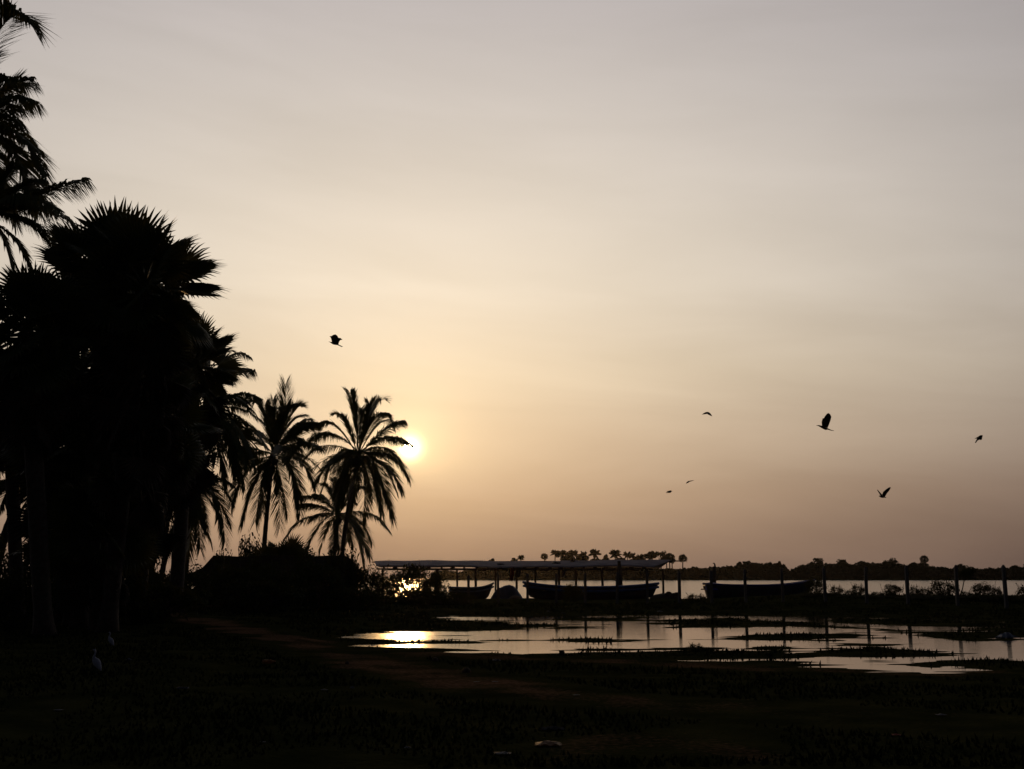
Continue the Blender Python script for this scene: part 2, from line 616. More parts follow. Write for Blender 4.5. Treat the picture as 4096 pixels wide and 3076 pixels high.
def water_mat(name, rough, sx, sy, strength, dist, base=(0.012, 0.014, 0.012), breeze=False):
    m = bpy.data.materials.new(name)
    m.use_nodes = True
    tt = m.node_tree
    p = tt.nodes['Principled BSDF']
    p.inputs['Base Color'].default_value = base + (1,)
    p.inputs['Roughness'].default_value = rough
    p.inputs['IOR'].default_value = 1.33
    ge = tt.nodes.new('ShaderNodeNewGeometry')
    mp = tt.nodes.new('ShaderNodeMapping')
    mp.inputs['Scale'].default_value = (sx, sy, 1)
    tt.links.new(ge.outputs['Position'], mp.inputs['Vector'])
    no = tt.nodes.new('ShaderNodeTexNoise')
    no.inputs['Scale'].default_value = 1.0
    no.inputs['Detail'].default_value = 4
    tt.links.new(mp.outputs[0], no.inputs['Vector'])
    # patches of calm and ruffled water
    n2 = tt.nodes.new('ShaderNodeTexNoise')
    n2.inputs['Scale'].default_value = 0.12
    n2.inputs['Detail'].default_value = 3
    tt.links.new(ge.outputs['Position'], n2.inputs['Vector'])
    mr = tt.nodes.new('ShaderNodeMapRange')
    mr.inputs['From Min'].default_value = 0.38
    mr.inputs['From Max'].default_value = 0.62
    mr.inputs['To Min'].default_value = strength * 0.35
    mr.inputs['To Max'].default_value = strength
    tt.links.new(n2.outputs['Fac'], mr.inputs['Value'])
    b = tt.nodes.new('ShaderNodeBump')
    b.inputs['Distance'].default_value = dist
    if breeze:
        sp = tt.nodes.new('ShaderNodeSeparateXYZ')
        tt.links.new(ge.outputs['Position'], sp.inputs[0])
        bz = tt.nodes.new('ShaderNodeMapRange')
        bz.inputs['From Min'].default_value = 0.5
        bz.inputs['From Max'].default_value = -3.0
        tt.links.new(sp.outputs['X'], bz.inputs['Value'])
        r2 = tt.nodes.new('ShaderNodeMapRange')
        r2.inputs['To Min'].default_value = rough
        r2.inputs['To Max'].default_value = 0.19
        tt.links.new(bz.outputs[0], r2.inputs['Value'])
        tt.links.new(r2.outputs[0], p.inputs['Roughness'])
        ma = tt.nodes.new('ShaderNodeMath')
        ma.operation = 'MULTIPLY_ADD'
        tt.links.new(bz.outputs[0], ma.inputs[0])
        ma.inputs[1].default_value = 0.4
        tt.links.new(mr.outputs[0], ma.inputs[2])
        tt.links.new(ma.outputs[0], b.inputs['Strength'])
        md = tt.nodes.new('ShaderNodeMapRange')
        md.inputs['To Min'].default_value = dist
        md.inputs['To Max'].default_value = dist * 4
        tt.links.new(bz.outputs[0], md.inputs['Value'])
        tt.links.new(md.outputs[0], b.inputs['Distance'])
    else:
        tt.links.new(mr.outputs[0], b.inputs['Strength'])
    tt.links.new(no.outputs['Fac'], b.inputs['Height'])
    tt.links.new(b.outputs[0], p.inputs['Normal'])
    return m


MATS['lagoon_water'] = water_mat('lagoon_water', 0.13, 1.2, 3.0, 0.5, 0.10, (0.02, 0.022, 0.02))
MATS['puddle_water'] = water_mat('puddle_water', 0.014, 2.5, 9.0, 0.4, 0.008, breeze=True)

mb = MB()
mb.add([(-60, 14, 0), (60, 14, 0), (60, 52, 0), (-60, 52, 0)], [(0, 1, 2, 3)])
tag(mb.build('puddle_water', 'puddle_water'), 'shallow rainwater lying in the hollows of the mud flat', 'puddle', kind='structure')
mb = MB()
mb.add([(-3000, 66, -0.1), (3000, 66, -0.1), (3000, 1650, -0.1), (-3000, 1650, -0.1)], [(0, 1, 2, 3)])
tag(mb.build('lagoon_water', 'lagoon_water'), 'pale calm lagoon behind the boats', 'water', kind='structure')
mb = MB()
mb.add([(-6000, -3000, -1.6), (6000, -3000, -1.6), (6000, 1700, -1.6), (-6000, 1700, -1.6)], [(0, 1, 2, 3)])
tag(mb.build('lagoon_bed', 'rock'), 'dark ground lying under the lagoon and round the flat', 'ground', kind='structure')


def hz(x, y):
    return float(height(np.array([x]), np.array([y]))[0])


# grass: short blades, thicker along the water's edge and on the bank
def make_grass():
    mb = MB()
    n = 60000
    Y = 9.5 + 52 * rng.uniform(0, 1, n) ** 1.25
    X = rng.uniform(-0.5, 0.5, n) * Y * 1.05
    Hh = height(X, Y)
    dd = np.minimum(polydist(X, Y, TRACK), polydist(X, Y, TRACK2))
    clump = hnoise(X, Y, 1.4, 12, 2)
    keep = (Hh > 0.012) & (dd > 1.2) & (clump > -0.35)
    X, Y, Hh, clump = X[keep], Y[keep], Hh[keep], clump[keep]
    n = len(X)
    h = (0.03 + 0.035 * np.clip(clump + 0.4, 0, 1.2)) * rng.uniform(0.5, 1.4, n) * (0.8 + Y / 60)
    w = 0.012 + Y * 0.0006
    a = rng.uniform(0, math.pi, n)
    lx, ly = rng.normal(0, 0.4, n) * h, rng.normal(0, 0.4, n) * h
    v = np.empty((n, 3, 3))
    v[:, 0] = np.stack([X - np.cos(a) * w, Y - np.sin(a) * w, Hh - 0.01], 1)
    v[:, 1] = np.stack([X + np.cos(a) * w, Y + np.sin(a) * w, Hh - 0.01], 1)
    v[:, 2] = np.stack([X + lx, Y + ly, Hh + h], 1)
    mb.v = list(map(tuple, v.reshape(-1, 3).tolist()))
    mb.f = [(3 * i, 3 * i + 1, 3 * i + 2) for i in range(n)]
    return mb


mat('grass', (0.020, 0.026, 0.009), (0.034, 0.038, 0.014), 2, 1.0, spec=0.0)
tag(make_grass().build('grass', 'grass'), 'short cropped grass over the dark mud flat', 'grass', kind='stuff')


# ------------------------------------------------------------------ coconut palms
def bez(a, b, c, t):
    return a * (1 - t) ** 2 + b * 2 * t * (1 - t) + c * t * t


def frond_mesh(B, T, bulge, rr, width=1.0, nl=104):
    """one feather frond from crown B to tip T"""
    mb = MB()
    L0 = (T - B).length
    mid = (B + T) / 2
    C = mid + Vector((0, 0, (bulge * 1.2 + 0.04) * L0))
    out = (T - B)
    C += Vector((out.x, out.y, 0)) * 0.12
    ns = 12
    C += Vector((rr.gauss(0, .05), rr.gauss(0, .05), rr.gauss(0, .07))) * L0
    pts = [bez(B, C, T, i / ns) for i in range(ns + 1)]
    mb.tube(pts, [0.035 * (1 - 0.85 * i / ns) + 0.004 for i in range(ns + 1)], 5)
    gdown = Vector((0, 0, -1))
    lm = 0.33 * L0 * width * rr.uniform(0.88, 1.1)
    brk_t = rr.uniform(0.45, 0.8) if rr.random() < 0.14 and T.z < B.z else 2.0
    for i in range(nl):
        t = 0.14 + 0.86 * (i / (nl - 1)) ** 0.9
        p0 = bez(B, C, T, t)
        tan = (bez(B, C, T, min(t + 0.02, 1.0)) - bez(B, C, T, t - 0.02)).normalized()
        side = tan.cross(Vector((0, 0, 1)))
        if side.length < 0.12:
            side = Vector((1, 0.3, 0))
        side.normalize()
        prof = min(1.0, 0.5 + 2.0 * (t - 0.14)) * (1 - 0.38 * max(0, t - 0.75) / 0.25)
        for sg in (-1, 1):
            if rr.random() < (0.05 if t < brk_t else 0.7):
                continue
            l = lm * prof * rr.uniform(0.85, 1.12)
            upk = 0.25 if t < 0.75 else 0.05
            st_ = max(0.0, abs(tan.z) - 0.35) / 0.65
            d = (side * sg * (0.95 - 0.28 * t) * (1 - 0.35 * st_) + tan * (0.30 + 0.38 * t + 0.55 * st_) + Vector((0, 0, upk)) + Vector((rr.gauss(0, .07), rr.gauss(0, .07), rr.gauss(0, .07)))).normalized()
            dr = rr.uniform(0.55, 1.0)
            hz_ = 1 - abs(tan.z) * 0.8
            p1 = p0 + d * l * 0.42 + gdown * l * 0.16 * dr * hz_
            p2 = p1 + (d * (1 - 0.72 * hz_) + gdown * 0.95 * dr * hz_).normalized() * l * 0.58
            wv = d.cross(gdown)
            if wv.length < 0.1:
                wv = tan.copy()
            wv = (wv.normalized() * 0.5 + tan * 0.5).normalized() * 0.031 * (0.6 + L0 / 8)
            o = len(mb.v)
            mb.v.extend([tuple(p0 - wv * 0.5), tuple(p0 + wv * 0.5), tuple(p1 + wv), tuple(p1 - wv), tuple(p2)])
            mb.f.extend([(o, o + 1, o + 2, o + 3), (o + 3, o + 2, o + 4)])
    return mb


def palm(label, cx, cy, D, base, tips, extra=0, seed=1, radius=0.16, group=None, name='coconut_palm', rad_px=250, nuts=7, dead=2, elev0=(0.1, 1.0)):
    rr = random.Random(seed)
    Cc = at(cx, cy, D)
    bx = (base[0] - 2048) / F * D
    by = D + base[1]
    bz = hz(bx, by) - 0.1
    root = thing(name, label, 'palm tree', (bx, by, bz), group=group)
    org = Vector((bx, by, bz))
    top = Cc + Vector((0, 0, -0.25))
    mb = MB()
    nseg = 26
    pts, rad = [], []
    for i in range(nseg + 1):
        t = i / nseg
        q_ = org.lerp(top, t)
        lean = (top - org)
        q_ -= Vector((lean.x, lean.y, 0)) * 0.35 * math.sin(math.pi * t) * 0.6
        pts.append(q_)
        rad.append(radius * (1.35 if t < 0.03 else 1.0) * (1 - 0.35 * t) * (1.05 if i % 2 else 0.97))
    mb.tube(pts, rad, 10)
    local(mb, org).build('trunk', 'bark', root, True)
    # crown shaft and nuts
    mb = MB()
    mb.tube([top - Vector((0, 0, 0.3)), top, top + Vector((0, 0, 0.5))], [0.16, 0.22, 0.08], 8)
    local(mb, org).build('crown_shaft', 'bark', root, True)
    R0 = rad_px * D / F
    all_t = [(x, y, b, rr.uniform(-0.45, 0.45)) for x, y, b in tips]
    for k in range(extra):
        a = rr.uniform(0, 2 * math.pi)
        e = rr.uniform(*elev0)
        zz = math.sin(e * math.pi - math.pi / 2) * 0.95
        hh = math.sqrt(max(0.05, 1 - zz * zz))
        all_t.append((cx + rad_px * hh * math.cos(a) * rr.uniform(.8, 1.05), cy - rad_px * zz * rr.uniform(.75, 1.0), 0.22, math.sin(a) * hh))
    for k, (x, y, b, dz) in enumerate(all_t):
        T = at(x, y, D + dz * R0)
        st = top + Vector((rr.uniform(-.08, .08), rr.uniform(-.08, .08), 0.15 + rr.uniform(0, .3)))
        m_ = 'palm_leaf'
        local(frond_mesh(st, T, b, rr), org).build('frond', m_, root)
    for k in range(dead):
        a = rr.uniform(0, 6.28)
        T = top + Vector((math.cos(a) * 0.5, math.sin(a) * 0.5, -R0 * rr.uniform(0.5, 0.75)))
        local(frond_mesh(top, T, 0.1, rr, 0.7, 40), org).build('dead_frond', 'dead_leaf', root)
    for k in range(nuts):
        a = rr.uniform(0, 6.28)
        mb = MB()
        c = top + Vector((math.cos(a) * 0.26, math.sin(a) * 0.26, -0.05 - rr.uniform(0, .3)))
        mb.tube([c + Vector((0, 0, z)) for z in (0.14, 0.1, 0, -0.1, -0.14)], [0.02, 0.09, 0.12, 0.09, 0.02], 8)
        local(mb, org).build('coconut', 'husk', root, True)
    return root


palm('tall coconut palm with an upright spear frond, left of the two beside the sun', 1092, 1822, 68, (1055, 0.5),
     [(1143, 1536, 0.02), (1022, 1610, 0.35), (1148, 1625, 0.05), (1268, 1700, 0.30), (1092, 1600, 0.05), (1216, 1765, 0.2), (1285, 1790, 0.22),
      (1286, 1880, 0.24), (1262, 1950, 0.3), (1200, 2058, 0.32), (1150, 2060, 0.3), (1118, 2113, 0.2), (1021, 2085, 0.3), (968, 2085, 0.34), (925, 2020, 0.32),
      (940, 1866, 0.22), (925, 1800, 0.2), (985, 1720, 0.3), (1050, 2050, 0.25), (1060, 1620, 0.15), (1180, 1950, 0.3)], 14, 3, 0.17, rad_px=240, nuts=12)
palm('coconut palm whose right fronds touch the low sun', 1432, 1820, 70, (1363, 0.5),
     [(1402, 1572, 0.05), (1352, 1655, 0.3), (1524, 1600, 0.34), (1578, 1705, 0.42), (1615, 1766, 0.28), (1638, 1914, 0.22), (1570, 2068, 0.42),
      (1527, 2058, 0.3), (1450, 2087, 0.2), (1585, 1962, 0.34), (1233, 1762, 0.22), (1219, 1837, 0.26), (1281, 1690, 0.32), (1305, 1862, 0.3),
      (1262, 1933, 0.32), (1281, 1975, 0.3), (1330, 1985, 0.26), (1480, 1620, 0.15), (1370, 2010, 0.2), (1550, 2000, 0.3), (1440, 1640, 0.1), (1300, 1900, .3), (1340, 2040, .25), (1400, 2040, .2), (1560, 1850, .25), (1600, 1840, .25), (1540, 1650, .3), (1395, 2040, .2), (1345, 2040, .25)], 12, 5, 0.17, rad_px=230, nuts=9)
palm('short coconut palm tucked low in front of the palm by the sun', 1354, 2062, 74, (1335, 0.6),
     [(1147, 2142, 0.30), (1204, 2015, 0.16), (1219, 2222, 0.3), (1277, 2220, 0.25), (1330, 2215, 0.15), (1551, 2114, 0.26), (1488, 2172, 0.28),
      (1479, 2225, 0.26), (1455, 2252, 0.22), (1464, 1950, 0.2), (1300, 1940, 0.2), (1240, 2080, 0.25), (1360, 2200, .2), (1420, 2010, .3)], 12, 8, 0.15, rad_px=170, nuts=5, dead=1)
palm('coconut palm leaning out of the dark grove with its crown half hidden, above the hut', 800, 1660, 60, (600, 0.5),
     [(1038, 1590, 0.34), (1046, 1682, 0.22), (1055, 1772, 0.22), (944, 1904, 0.34), (985, 1850, 0.3), (900, 1950, .3), (980, 1940, 0.3), (880, 1480, 0.2), (700, 1460, 0.2), (1010, 1640, .25), (1000, 1720, .28), (960, 1820, .3), (1020, 1850, .3)], 12, 12, 0.22, rad_px=270)
palm('low drooping coconut palm over the left end of the hut roof', 756, 1955, 62, (668, -0.4),
     [(920, 2095, 0.34), (900, 2165, 0.32), (844, 2172, 0.3), (801, 2197, 0.25), (754, 2226, 0.15), (667, 2215, 0.2), (631, 2168, 0.28), (588, 2162, 0.3),
      (930, 2010, 0.26), (880, 2080, 0.3), (600, 1960, .2), (930, 1940, .2), (720, 2170, 0.2), (820, 2120, 0.3)], 8, 15, 0.17, rad_px=200, dead=2)
palm('coconut palm with one pale frond tip poking out high on the right of the grove', 835, 1490, 64, (680, 4.0),
     [(996, 1425, 0.34), (985, 1500, 0.25), (700, 1420, 0.2), (850, 1330, 0.1)], 9, 19, 0.16, rad_px=150, nuts=4)
palm('leaning coconut palm low at the left edge of the grove', 105, 1915, 48, (-25, 0.5),
     [(-60, 1990, 0.25), (0, 2030, 0.25), (50, 2040, 0.2), (170, 2050, 0.2), (-40, 1850, 0.25), (230, 2040, .2), (-50, 1900, .2), (190, 2060, .15), (40, 1800, .3)], 5, 23, 0.23, rad_px=180)
palm('slim coconut palm just right of the leaning one at the left edge', 150, 1960, 52, (168, 0.3),
     [(240, 2090, 0.2), (60, 2000, 0.25)], 5, 27, 0.13, rad_px=150, nuts=3)
palm('tallest coconut palm, its ragged fronds reaching in at the top left corner', -150, 560, 34, (-420, 2.0),
     [(104, 70, 0.50), (82, 320, 0.34), (88, 500, 0.42), (137, 566, 0.30), (185, 700, 0.30), (60, 420, 0.3), (-60, 60, 0.2), (90, 660, 0.3), (20, 800, 0.3),
      (-40, 850, 0.3), (60, 880, 0.35), (150, 830, 0.35), (-300, 300, 0.3), (-350, 600, 0.3)], 16, 31, 0.2, rad_px=380, dead=3)
palm('coconut palm at the left edge with one long flat frond over the fan palms', -60, 880, 32, (-300, 1.0),
     [(336, 720, 0.10), (230, 830, 0.12), (330, 935, 0.30), (190, 960, 0.2), (240, 1000, 0.25), (120, 1060, 0.25), (60, 1100, 0.2), (150, 760, 0.1), (40, 760, .1)], 14, 37, 0.2, rad_px=330, dead=1)


# ------------------------------------------------------------------ palmyra (fan) palms
def fan_mesh(rr, R1=1.15, pet=1.05, span=4.6, nseg=30, name='fan_leaf'):
    """petiole along +X from the origin, pleated fan of stiff pointed segments"""
    mb = MB()
    mb.tube([(0, 0, 0), (pet * 0.5, 0, 0.03), (pet, 0, 0)], [0.05, 0.032, 0.025], 5, 1.6)
    c = Vector((pet, 0, 0))
    for k in range(nseg):
        a = -span / 2 + span * (k + 0.5) / nseg
        da = span / nseg
        rl = R1 * (0.78 + 0.22 * math.cos(a * 0.55)) * rr.uniform(0.93, 1.05)
        cup = 0.10 * (1 - math.cos(a * 0.8))

        def P(r, ang, dz):
            return c + Vector((r * math.cos(ang), r * math.sin(ang), dz + cup * r - 0.12 * (r / R1) ** 2))
        rs = rl * rr.uniform(0.52, 0.66)
        w = rr.uniform(-0.03, 0.03)
        o = len(mb.v)
        vs = [c, P(rs, a - da * 0.52, -0.02), P(rs, a, 0.035), P(rs, a + da * 0.52, -0.02),
              P(rl * 0.82, a - da * 0.20 + w, 0.0), P(rl * 0.82, a + da * 0.20 + w, 0.0), P(rl, a + w * 1.6, -0.02 + rr.uniform(-.05, .02))]
        mb.v.extend(map(tuple, vs))
        mb.f.extend([(o, o + 1, o + 2), (o, o + 2, o + 3), (o + 1, o + 4, o + 2), (o + 2, o + 5, o + 3), (o + 4, o + 5, o + 2), (o + 4, o + 6, o + 5)])
    return mb


rf = random.Random(5)
FANS = [fan_mesh(rf, span=s, nseg=n).mesh('fan_leaf', 'fan_leaf') for s, n in ((4.4, 32), (4.0, 28), (4.9, 34), (3.7, 28))]
DFANS = [fan_mesh(rf, R1=1.0, pet=0.8, span=s, nseg=20).mesh('dead_leaf', 'dead_leaf') for s in (2.2, 1.6, 2.8)]


def orient(o, d, roll):
    """point the object's +X along d, roll about it"""
    q_ = Vector(d).to_track_quat('X', 'Z')
    from mathutils import Quaternion
    o.rotation_mode = 'QUATERNION'
    o.rotation_quaternion = q_ @ Quaternion((1, 0, 0), roll)


def palmyra(label, cx, cy, D, basex, seed, n=34, scale=1.0, skirt=24, sk_len=3.5, group=None, low=-0.5, trunk_r=0.22, dy=0.5):
    rr = random.Random(seed)
    c = at(cx, cy, D)
    bx = (basex - 2048) / F * D
    by = D + dy
    org = Vector((bx, by, hz(bx, by) - 0.1))
    root = thing('palmyra_palm', label, 'palm tree', org, group=group)
    mb = MB()
    top = c - Vector((0, 0, 0.2))
    pts = [org.lerp(top, i / 20) for i in range(21)]
    mb.tube(pts, [trunk_r * (1.5 if i == 0 else 1.15 if i == 1 else 1.0 + 0.05 * (i % 2)) for i in range(21)], 12)
    local(mb, org).build('trunk', 'bark', root, True)
    ga = math.pi * (3 - math.sqrt(5))
    for k in range(n):
        z = 1 - (k + 0.5) / n * (1 - low)
        z = max(-0.98, min(0.98, z))
        a = k * ga + rr.uniform(-.3, .3)
        h_ = math.sqrt(1 - z * z)
        d = Vector((h_ * math.cos(a), h_ * math.sin(a), z + rr.uniform(-.08, .08)))
        o = link('fan_leaf', FANS[k % 4], root)
        o.location = top - org + Vector((0, 0, 0.25 * z))
        orient(o, d, rr.uniform(-1.2, 1.2))
        s_ = scale * rr.uniform(0.88, 1.08)
        o.scale = (s_, s_, s_)
    for k in range(skirt):
        a = rr.uniform(0, 2 * math.pi)
        dn = rr.uniform(0, 1)
        d = Vector((math.cos(a) * rr.uniform(.25, .75), math.sin(a) * rr.uniform(.25, .75), -1))
        o = link('dead_leaf', DFANS[k % 3], root)
        o.location = top - org + Vector((math.cos(a) * .2, math.sin(a) * .2, -0.1 - sk_len * dn))
        orient(o, d, rr.uniform(-1.4, 1.4))
        s_ = scale * rr.uniform(0.85, 1.15)
        o.scale = (s_, s_, s_)
    return root


palmyra('fan palm whose crown makes the top left shoulder of the grove', 425, 1125, 32, 330, 51, n=28, scale=1.12, skirt=14, sk_len=3.0, low=-0.5)
palmyra('large fan palm with the spiky round crown standing highest in the grove', 575, 1140, 30, 440, 1, n=36, scale=1.1, skirt=44, sk_len=5.2, low=-0.75)
palmyra('fan palm cut by the left edge of the photo under the coconut fronds', 110, 1300, 28, 190, 2, n=40, scale=0.86, skirt=26, sk_len=2.6, low=-0.8)
palmyra('fan palm on the right flank of the grove with a dense round crown', 765, 1460, 44, 712, 3, n=42, scale=1.02, skirt=40, sk_len=4.0, low=-0.8, trunk_r=0.27)
palmyra('fan palm in the dark heart of the grove under the tallest fan crown', 620, 1680, 36, 560, 4, n=38, scale=1.0, skirt=36, sk_len=3.0, low=-0.9)
palmyra('fan palm low on the left with its dead skirt hanging to the shrubs', 290, 1740, 33, 300, 6, n=40, scale=1.0, skirt=30, sk_len=1.7, low=-0.9)
palmyra('fan palm squeezed between the left edge one and the tallest fan crown', 330, 1450, 35, 350, 21, n=28, scale=0.95, skirt=20, sk_len=2.0, low=-0.8)
palmyra('fan palm hidden behind the left edge fan palm', 40, 1640, 38, 90, 9, n=34, scale=0.95, skirt=10, sk_len=1.0, low=-0.6)
palmyra('short young fan palm between the grove trunks with stiff sideways leaves', 400, 2120, 31, 400, 11, n=26, scale=0.85, skirt=10, sk_len=0.6, low=-0.5)
palmyra('small young fan palm peeping out of the shrubs by the leaning trunk', 250, 2140, 35, 255, 13, n=22, scale=0.7, skirt=4, sk_len=0.3, low=-0.4)
palmyra('low fan palm sprouting above the hut roof beside the slim trunk', 1135, 2285, 63, 1130, 17, n=10, scale=1.1, skirt=0, low=0.0)


# ------------------------------------------------------------------ shrubs and broad-leaved trees
def blob_points(n, rx, ry, rz, nb, seed):
    """points clustered round nb sub-clumps inside an ellipsoid, denser at their shells"""
    r = np.random.default_rng(seed)
    cs = r.normal(size=(nb, 3))
    cs /= np.linalg.norm(cs, axis=1)[:, None]
    cs *= (r.uniform(0.25, 0.78, nb) ** 0.6)[:, None]
    rad = r.uniform(0.22, 0.42, nb)
    k = r.integers(0, nb, n)
    d = r.normal(size=(n, 3))
    d /= np.linalg.norm(d, axis=1)[:, None]
    p_ = cs[k] + d * (rad[k] * r.uniform(0.35, 1.1, n) ** 0.5)[:, None]
    return p_ * np.array([rx, ry, rz]), cs * np.array([rx, ry, rz])


def make_bush(seed, n=2600, leaf=0.10, nb=26, stems=10, twigs=0, sprigs=0):
    """unit bush, about 2 m wide and 1 m high above its base"""
    root_parts = []
    pts, cs = blob_points(n, 1.0, 0.8, 0.62, nb, seed)
    pts[:, 2] = pts[:, 2] + 0.5
    pts = pts[pts[:, 2] > -0.05]
    rr = random.Random(seed)
    mb = MB()
    sp = []
    for k in range(sprigs):
        a = rr.uniform(0, 6.28)
        b = Vector((math.cos(a) * rr.uniform(.1, .95), math.sin(a) * rr.uniform(.1, .8), rr.uniform(0, .4)))
        e = b + Vector((rr.uniform(-.3, .3), rr.uniform(-.2, .2), rr.uniform(.5, 1.05)))
        sp.append((b, e))
        lp = [list(b.lerp(e, j / 13) + Vector((rr.gauss(0, .035), rr.gauss(0, .035), 0))) for j in range(14)]
        leaf_cloud(mb, lp, leaf * 1.2, 0.5)
    leaf_cloud(mb, pts, leaf, 0.5)
    fol = mb.mesh('foliage', 'foliage')
    mb = MB()
    for b, e in sp:
        mb.tube([b, (b + e) / 2 + Vector((.03, 0, 0)), e], [0.014, 0.009, 0.004], 4)
    for c in cs[:stems]:
        e = Vector((c[0], c[1], c[2] + 0.5))
        mb.tube([(0, 0, -0.2), (e.x * 0.4, e.y * 0.4, e.z * 0.5), tuple(e)], [0.03, 0.02, 0.008], 5)
    for k in range(twigs):
        a = rr.uniform(0, 6.28)
        b = Vector((math.cos(a) * .5, math.sin(a) * .4, 0.7))
        e = b + Vector((rr.uniform(-.25, .25), rr.uniform(-.2, .2), rr.uniform(.35, .65)))
        mb.tube([b, (b + e) / 2 + Vector((.04, 0, 0)), e], [0.012, 0.008, 0.004], 4)
    return fol, mb.mesh('stem', 'bark')


BUSH = [make_bush(101, sprigs=14), make_bush(102, 3400, 0.085, 34, sprigs=8), make_bush(103, 2000, 0.12, 20, twigs=8, sprigs=14), make_bush(104, 1500, 0.11, 26, 16, 4, 22), make_bush(105, 5600, 0.08, 30, 22, 3)]


def bush(label, px, ytop, D, wpx, kind=0, rz=None, name='shrub', depth=0.0, ybase=None):
    """a shrub at photo column px whose top reaches ytop, wpx wide"""
    X = (px - 2048) / F * D
    Y = D + depth
    z0 = hz(X, Y) - 0.03
    top = at(px, ytop, D).z
    if ybase is not None:
        z0 = at(px, ybase, D).z
    sx = wpx * D / F / 2
    szz = (top - z0) / 1.08
    root = thing(name, label, 'shrub', (X, Y, z0), rz if rz is not None else random.uniform(-.5, .5))
    root.scale = (sx, max(sx * 0.8, 0.5), szz)
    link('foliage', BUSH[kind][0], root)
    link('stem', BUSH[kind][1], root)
    return root


# dark belt under the grove, left to right
belt = [
    ('dense shrub at the far left under the leaning palm', 20, 2150, 42, 330, 1),
    ('broad dark shrub between the left palm trunks', 190, 2172, 40, 300, 0),
    ('tall dark shrub left of the main fan palm trunk', 330, 2205, 37, 320, 1),
    ('dark shrub at the foot of the main fan palm', 470, 2235, 35, 320, 0),
    ('dark shrub right of the main fan palm trunk', 590, 2262, 40, 240, 2),
    ('low shrub under the three close trunks', 690, 2288, 46, 220, 0),
    ('feathery shrub beside the left slope of the hut roof', 735, 2236, 66, 90, 1),
    ('shrub hiding the left wall of the hut', 800, 2262, 52, 260, 1),
    ('bushy shrub with bare twigs on top, above the hut roof', 1000, 2172, 64, 150, 2),
    ('shrub in front of the middle of the hut', 950, 2262, 50, 280, 0),
    ('dark shrub in front of the hut below the low fan palm', 1120, 2255, 52, 260, 1),
    ('shrub in front of the right end of the hut', 1270, 2245, 50, 260, 0),
    ('shrub at the right corner of the hut, with leafy sprays', 1400, 2226, 54, 170, 2),
    ('shrub sloping down from the hut towards the boat shed', 1490, 2262, 54, 170, 1),
    ('small shrub under the left end of the shed roof', 1550, 2285, 56, 130, 1),
    ('open shrub with the sun glinting on the lagoon through it', 1655, 2268, 60, 230, 4),
    ('thin shrub beside the glinting one, before the shed posts', 1745, 2296, 60, 130, 4),
    ('low dark shrub at the foot of the glinting one', 1700, 2355, 57, 260, 0),
    ('low scrub before the bow of the nearest left boat', 1830, 2362, 58, 180, 1),
    ('low scrub along the foot of the hut shrubs', 1450, 2345, 50, 300, 1),
    ('low dark scrub in the shade of the grove', 650, 2330, 36, 420, 0),
    ('low dark scrub at the left edge below the palms', 120, 2280, 33, 420, 1),
    ('low scrub left of the hut with light behind', 1050, 2320, 46, 380, 0),
    ('shrub growing in front of the long boat', 2290, 2330, 66, 95, 1),
    ('leafy shrub overlapping the left part of the hut roof', 900, 2228, 55, 130, 2),
    ('leafy shrub against the hut roof under the slim trunk', 1050, 2220, 55, 150, 1),
    ('leafy shrub before the right part of the hut roof', 1225, 2224, 55, 150, 2),
    ('leafy sprays at the foot of the trunk by the right end of the hut', 1345, 2218, 55, 110, 2),
]
for a in belt:
    bush(*a)
bank_plants = [
    ('dark shrub hanging over the right boat at its stern', 3245, 2308, 60, 95, 1),
    ('thin weedy plant right of the tallest fence post by the boat', 3320, 2345, 60, 70, 3),
    ('spindly plant with leaves to one side between two fence posts', 3405, 2340, 60, 75, 3),
    ('low leafy weed left of the third post from the right', 3545, 2338, 59, 85, 0),
    ('small upright weed just right of the third post from the right', 3628, 2345, 58, 50, 3),
    ('tall loose weedy shrub between the third and second posts from the right', 3735, 2322, 58, 130, 3),
    ('rounded dense shrub between the last two fence posts', 3905, 2328, 57, 105, 1),
    ('weedy shrub at the right edge of the photo', 4075, 2345, 57, 130, 3),
    ('tuft of weeds beside the pointed end of the blue boat', 2765, 2378, 62, 110, 3),
    ('low weeds along the bank under the leaning shrub', 3250, 2370, 59, 220, 0),
    ('low weeds along the bank behind the middle right posts', 3440, 2380, 58, 260, 1),
    ('low weeds along the bank below the loose weedy shrub', 3690, 2382, 57, 300, 0),
    ('low weeds along the bank at the right edge', 3960, 2378, 56, 340, 1),
    ('tuft of weeds just left of the fourth post from the right', 3375, 2362, 59, 60, 3),
    ('thin tall weed left of the rightmost fence post', 3955, 2352, 57, 40, 3),
    ('ragged weeds between the third post from the right and the loose shrub', 3670, 2352, 58, 70, 3),
    ('weed tuft left of the third post from the right', 3480, 2368, 59, 70, 3),
    ('weeds under the slender leaning tree', 3830, 2366, 58, 70, 3),
    ('grassy weeds on the mud island in the puddle', 2760, 2576, 25, 70, 3),
]
for a in bank_plants:
    bush(*a)


